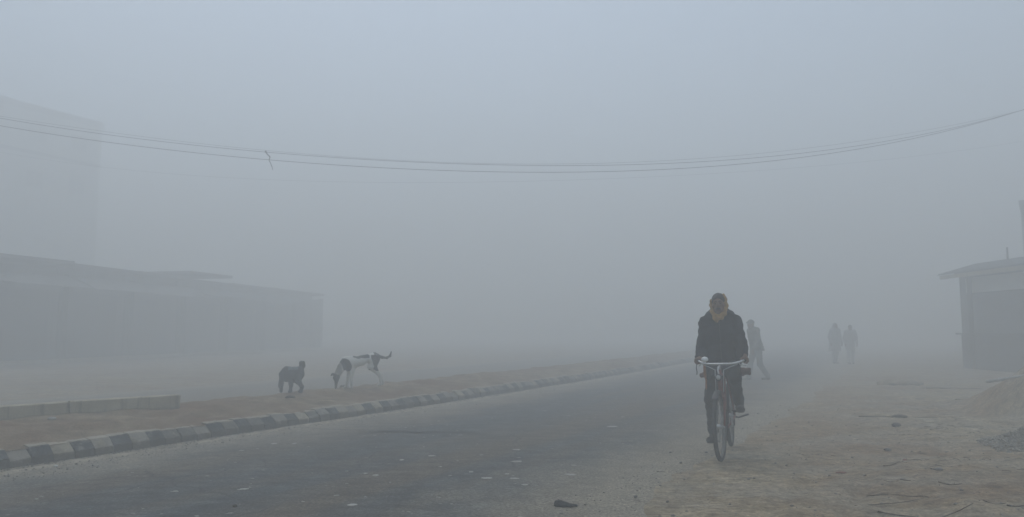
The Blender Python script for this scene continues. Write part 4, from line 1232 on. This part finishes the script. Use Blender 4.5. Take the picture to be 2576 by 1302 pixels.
# piebald dog, nose to the ground, facing -x
pd = empty("dog"); 
pr = [ell((.06, 0, .455), (.155, .082, .135)), cone((.02, 0, .475), (.30, 0, .495), .112, .094), cone((.30, 0, .52), (.52, 0, .545), .080, .080), ell((.55, 0, .545), (.105, .078, .10)), cone((.0, 0, .54), (.12, 0, .545), .055, .055)]
pr += chain([(-.02, 0, .51), (-.11, 0, .41), (-.195, 0, .275)], [.092, .074, .060])
pr += [ell((-.215, 0, .225), (.060, .056, .070)), cone((-.222, 0, .175), (-.235, 0, .045), .044, .026), ell((-.238, 0, .035), (.022, .02, .018))]
for s in (-1, 1):
    pr += chain([(-.215, s*.038, .275), (-.262, s*.062, .285), (-.292, s*.072, .255)], [.022, .020, .008])
    fx = .02 if s < 0 else -.03
    pr += chain([(.03, s*.055, .43), (.075, s*.062, .33), (.045+fx*.5, s*.06, .17), (.035+fx, s*.06, .05)], [.068, .048, .030, .024]) + [cone((.035+fx, s*.06, .027), (-.005+fx, s*.06, .02), .029, .022)]
    hx = .0 if s < 0 else .10
    pr += chain([(.555, s*.05, .52), (.50+hx*.2, s*.066, .37), (.635+hx*.6, s*.062, .20), (.655+hx, s*.06, .05)], [.092, .068, .032, .024]) + [cone((.65+hx, s*.06, .027), (.605+hx, s*.06, .02), .029, .022)]
pr += chain([(.63, 0, .575), (.73, 0, .535), (.83, 0, .52), (.90, 0, .555), (.925, 0, .63)], [.034, .024, .021, .020, .012])
me, V = sdf_mesh("body", pr, .0085, .024, noise=lambda P: .004*fbm(P[..., 0]*40, P[..., 1]*40, P[..., 2]*40, seed=3, o=2))
X_, Y_, Z_ = V.T
w = .05*fbm(X_*7, Y_*7, Z_*7, seed=14, o=3)
dark = np.zeros(len(V), bool)
dark |= ((X_+.055+.25*(Z_-.45))**2/.0075 + (Z_-.44)**2/.018 < 1 + 6*w)                     # shoulder and neck band
dark |= (X_ > .14+w) & (X_ < .46+w) & (Z_ > .535+.25*np.abs(X_-.3)+w*.6)                    # saddle
dark |= (X_ > .470+w*.4) & (Z_ > .31+w*.4) & (X_ < .72) & ~((X_ < .53) & (Z_ > .6))            # thigh
dark |= X_ > .66 + 10*(Z_ < .42)                                                            # tail
dark |= (X_ < -.165+w*.5) & (Z_ < .30+w) & ~((np.abs(Y_) < .018) & (Z_ < .2))               # head
cols = np.where(dark[:, None], np.array([.030, .028, .030]), np.array([.62, .61, .55]))
nkm = smooth(-.10, -.16, X_) * smooth(.12, .3, Z_) * ~dark
cols = cols*(1-.75*nkm[:, None]) + np.array([.10, .085, .065])*.75*nkm[:, None]
dirty = smooth(.18, .02, Z_)[:, None]*.35
cols = cols*(1-dirty) + np.array([.20, .17, .13])*dirty
set_attr(me, "coat", cols); b_ = link("body", me, M_COAT, pd)
for s in (-1, 1):
    e, _ = sdf_mesh("eye", [ell((-.262, s*.040, .215), (.008, .008, .008))], .003, .003); link("eye", e, M_EYE, b_)
q = G(874, 978, .30); pd.location = (q[0], q[1], med_z(q[0], q[1]) - .004); pd.rotation_euler = (0, 0, math.radians(36))
pd.rotation_euler = (0, math.radians(-2.5), math.radians(36))
tag(pd, "tall black and white dog sniffing the median, tail raised", "dog")
print("DOG1", q, float(KX(q[1]))-q[0])
# small dark dog, head hanging, tail curled up
dd = empty("dog")
pr = [cone((.03, 0, .315), (.22, 0, .325), .128, .120), ell((.03, 0, .33), (.095, .085, .115)), ell((.245, 0, .33), (.098, .09, .115)), cone((.10, 0, .21), (.20, 0, .23), .05, .05)]
pr += chain([(.0, 0, .36), (-.065, -.01, .31), (-.085, -.015, .20)], [.085, .060, .046])
pr += [ell((-.088, -.016, .155), (.044, .048, .062)), cone((-.086, -.016, .12), (-.080, -.018, .034), .039, .031)]
for s in (-1, 1):
    pr += chain([(-.055, s*.035-.015, .20), (-.060, s*.052-.015, .165), (-.062, s*.052-.015, .12)], [.016, .016, .008])
    fx = .0 if s < 0 else -.012
    pr += chain([(.09, s*.055, .27), (.105+fx, s*.058, .15), (.10+fx, s*.058, .04)], [.060, .037, .028]) + [cone((.10+fx, s*.058, .025), (.075+fx, s*.058, .02), .028, .022)]
    hx = .0 if s < 0 else -.02
    pr += chain([(.25, s*.05, .32), (.235+hx, s*.058, .20), (.315+hx, s*.056, .105), (.30+hx, s*.056, .035)], [.080, .050, .030, .025]) + [cone((.295+hx, s*.056, .025), (.27+hx, s*.056, .02), .027, .022)]
pr += chain([(.295, 0, .40), (.322, 0, .455), (.315, .01, .505), (.275, .02, .510), (.268, .02, .475)], [.034, .033, .032, .030, .022])
me, V = sdf_mesh("body", pr, .0075, .026, noise=lambda P: .006*fbm(P[..., 0]*40, P[..., 1]*40, P[..., 2]*30, seed=9, o=2))
X_, Y_, Z_ = V.T
w = .03*fbm(X_*9, Y_*9, Z_*9, seed=24, o=3)
cols = np.tile(np.array([.045, .046, .048]), (len(V), 1))
cols[(X_ < -.03)] = np.array([.062, .064, .076])
cols[(X_ > .07+w) & (X_ < .235+w) & (Z_ > .405+w*.6)] = np.array([.12, .155, .165])  # bluish sheen along the back, painted into the coat colour
set_attr(me, "coat", cols); b_ = link("body", me, M_COAT, dd)
for s in (-1, 1):
    e, _ = sdf_mesh("eye", [ell((-.098, s*.03-.016, .15), (.007, .007, .007))], .003, .003); link("eye", e, M_EYE, b_)
q = G(718, 988, .30); dd.location = (q[0], q[1], med_z(q[0], q[1]) + .012); dd.rotation_euler = (0, 0, math.radians(12)); dd.scale = (.90, .92, 1.02)
tag(dd, "small dark dog with lowered head and curled tail on the median", "dog")
print("DOG2", q, float(KX(q[1]))-q[0])

# ------------------------------------------------------------------ haze
hz = link("haze", box_mesh("haze", (-124, -33, -1.3), (124, 123, FOG_TOP)), None, None, smooth=False)
stuff(hz)
m = bpy.data.materials.new("haze"); m.use_nodes = True
nt = m.node_tree; nt.nodes.clear()
pv = nt.nodes.new('ShaderNodeVolumePrincipled'); out = nt.nodes.new('ShaderNodeOutputMaterial')
pv.inputs['Color'].default_value = (*FOG_COLOR, 1)
pv.inputs['Density'].default_value = FOG_DENSITY
pv.inputs['Anisotropy'].default_value = 0.25
nt.links.new(pv.outputs[0], out.inputs['Volume'])
hz.data.materials.append(m)
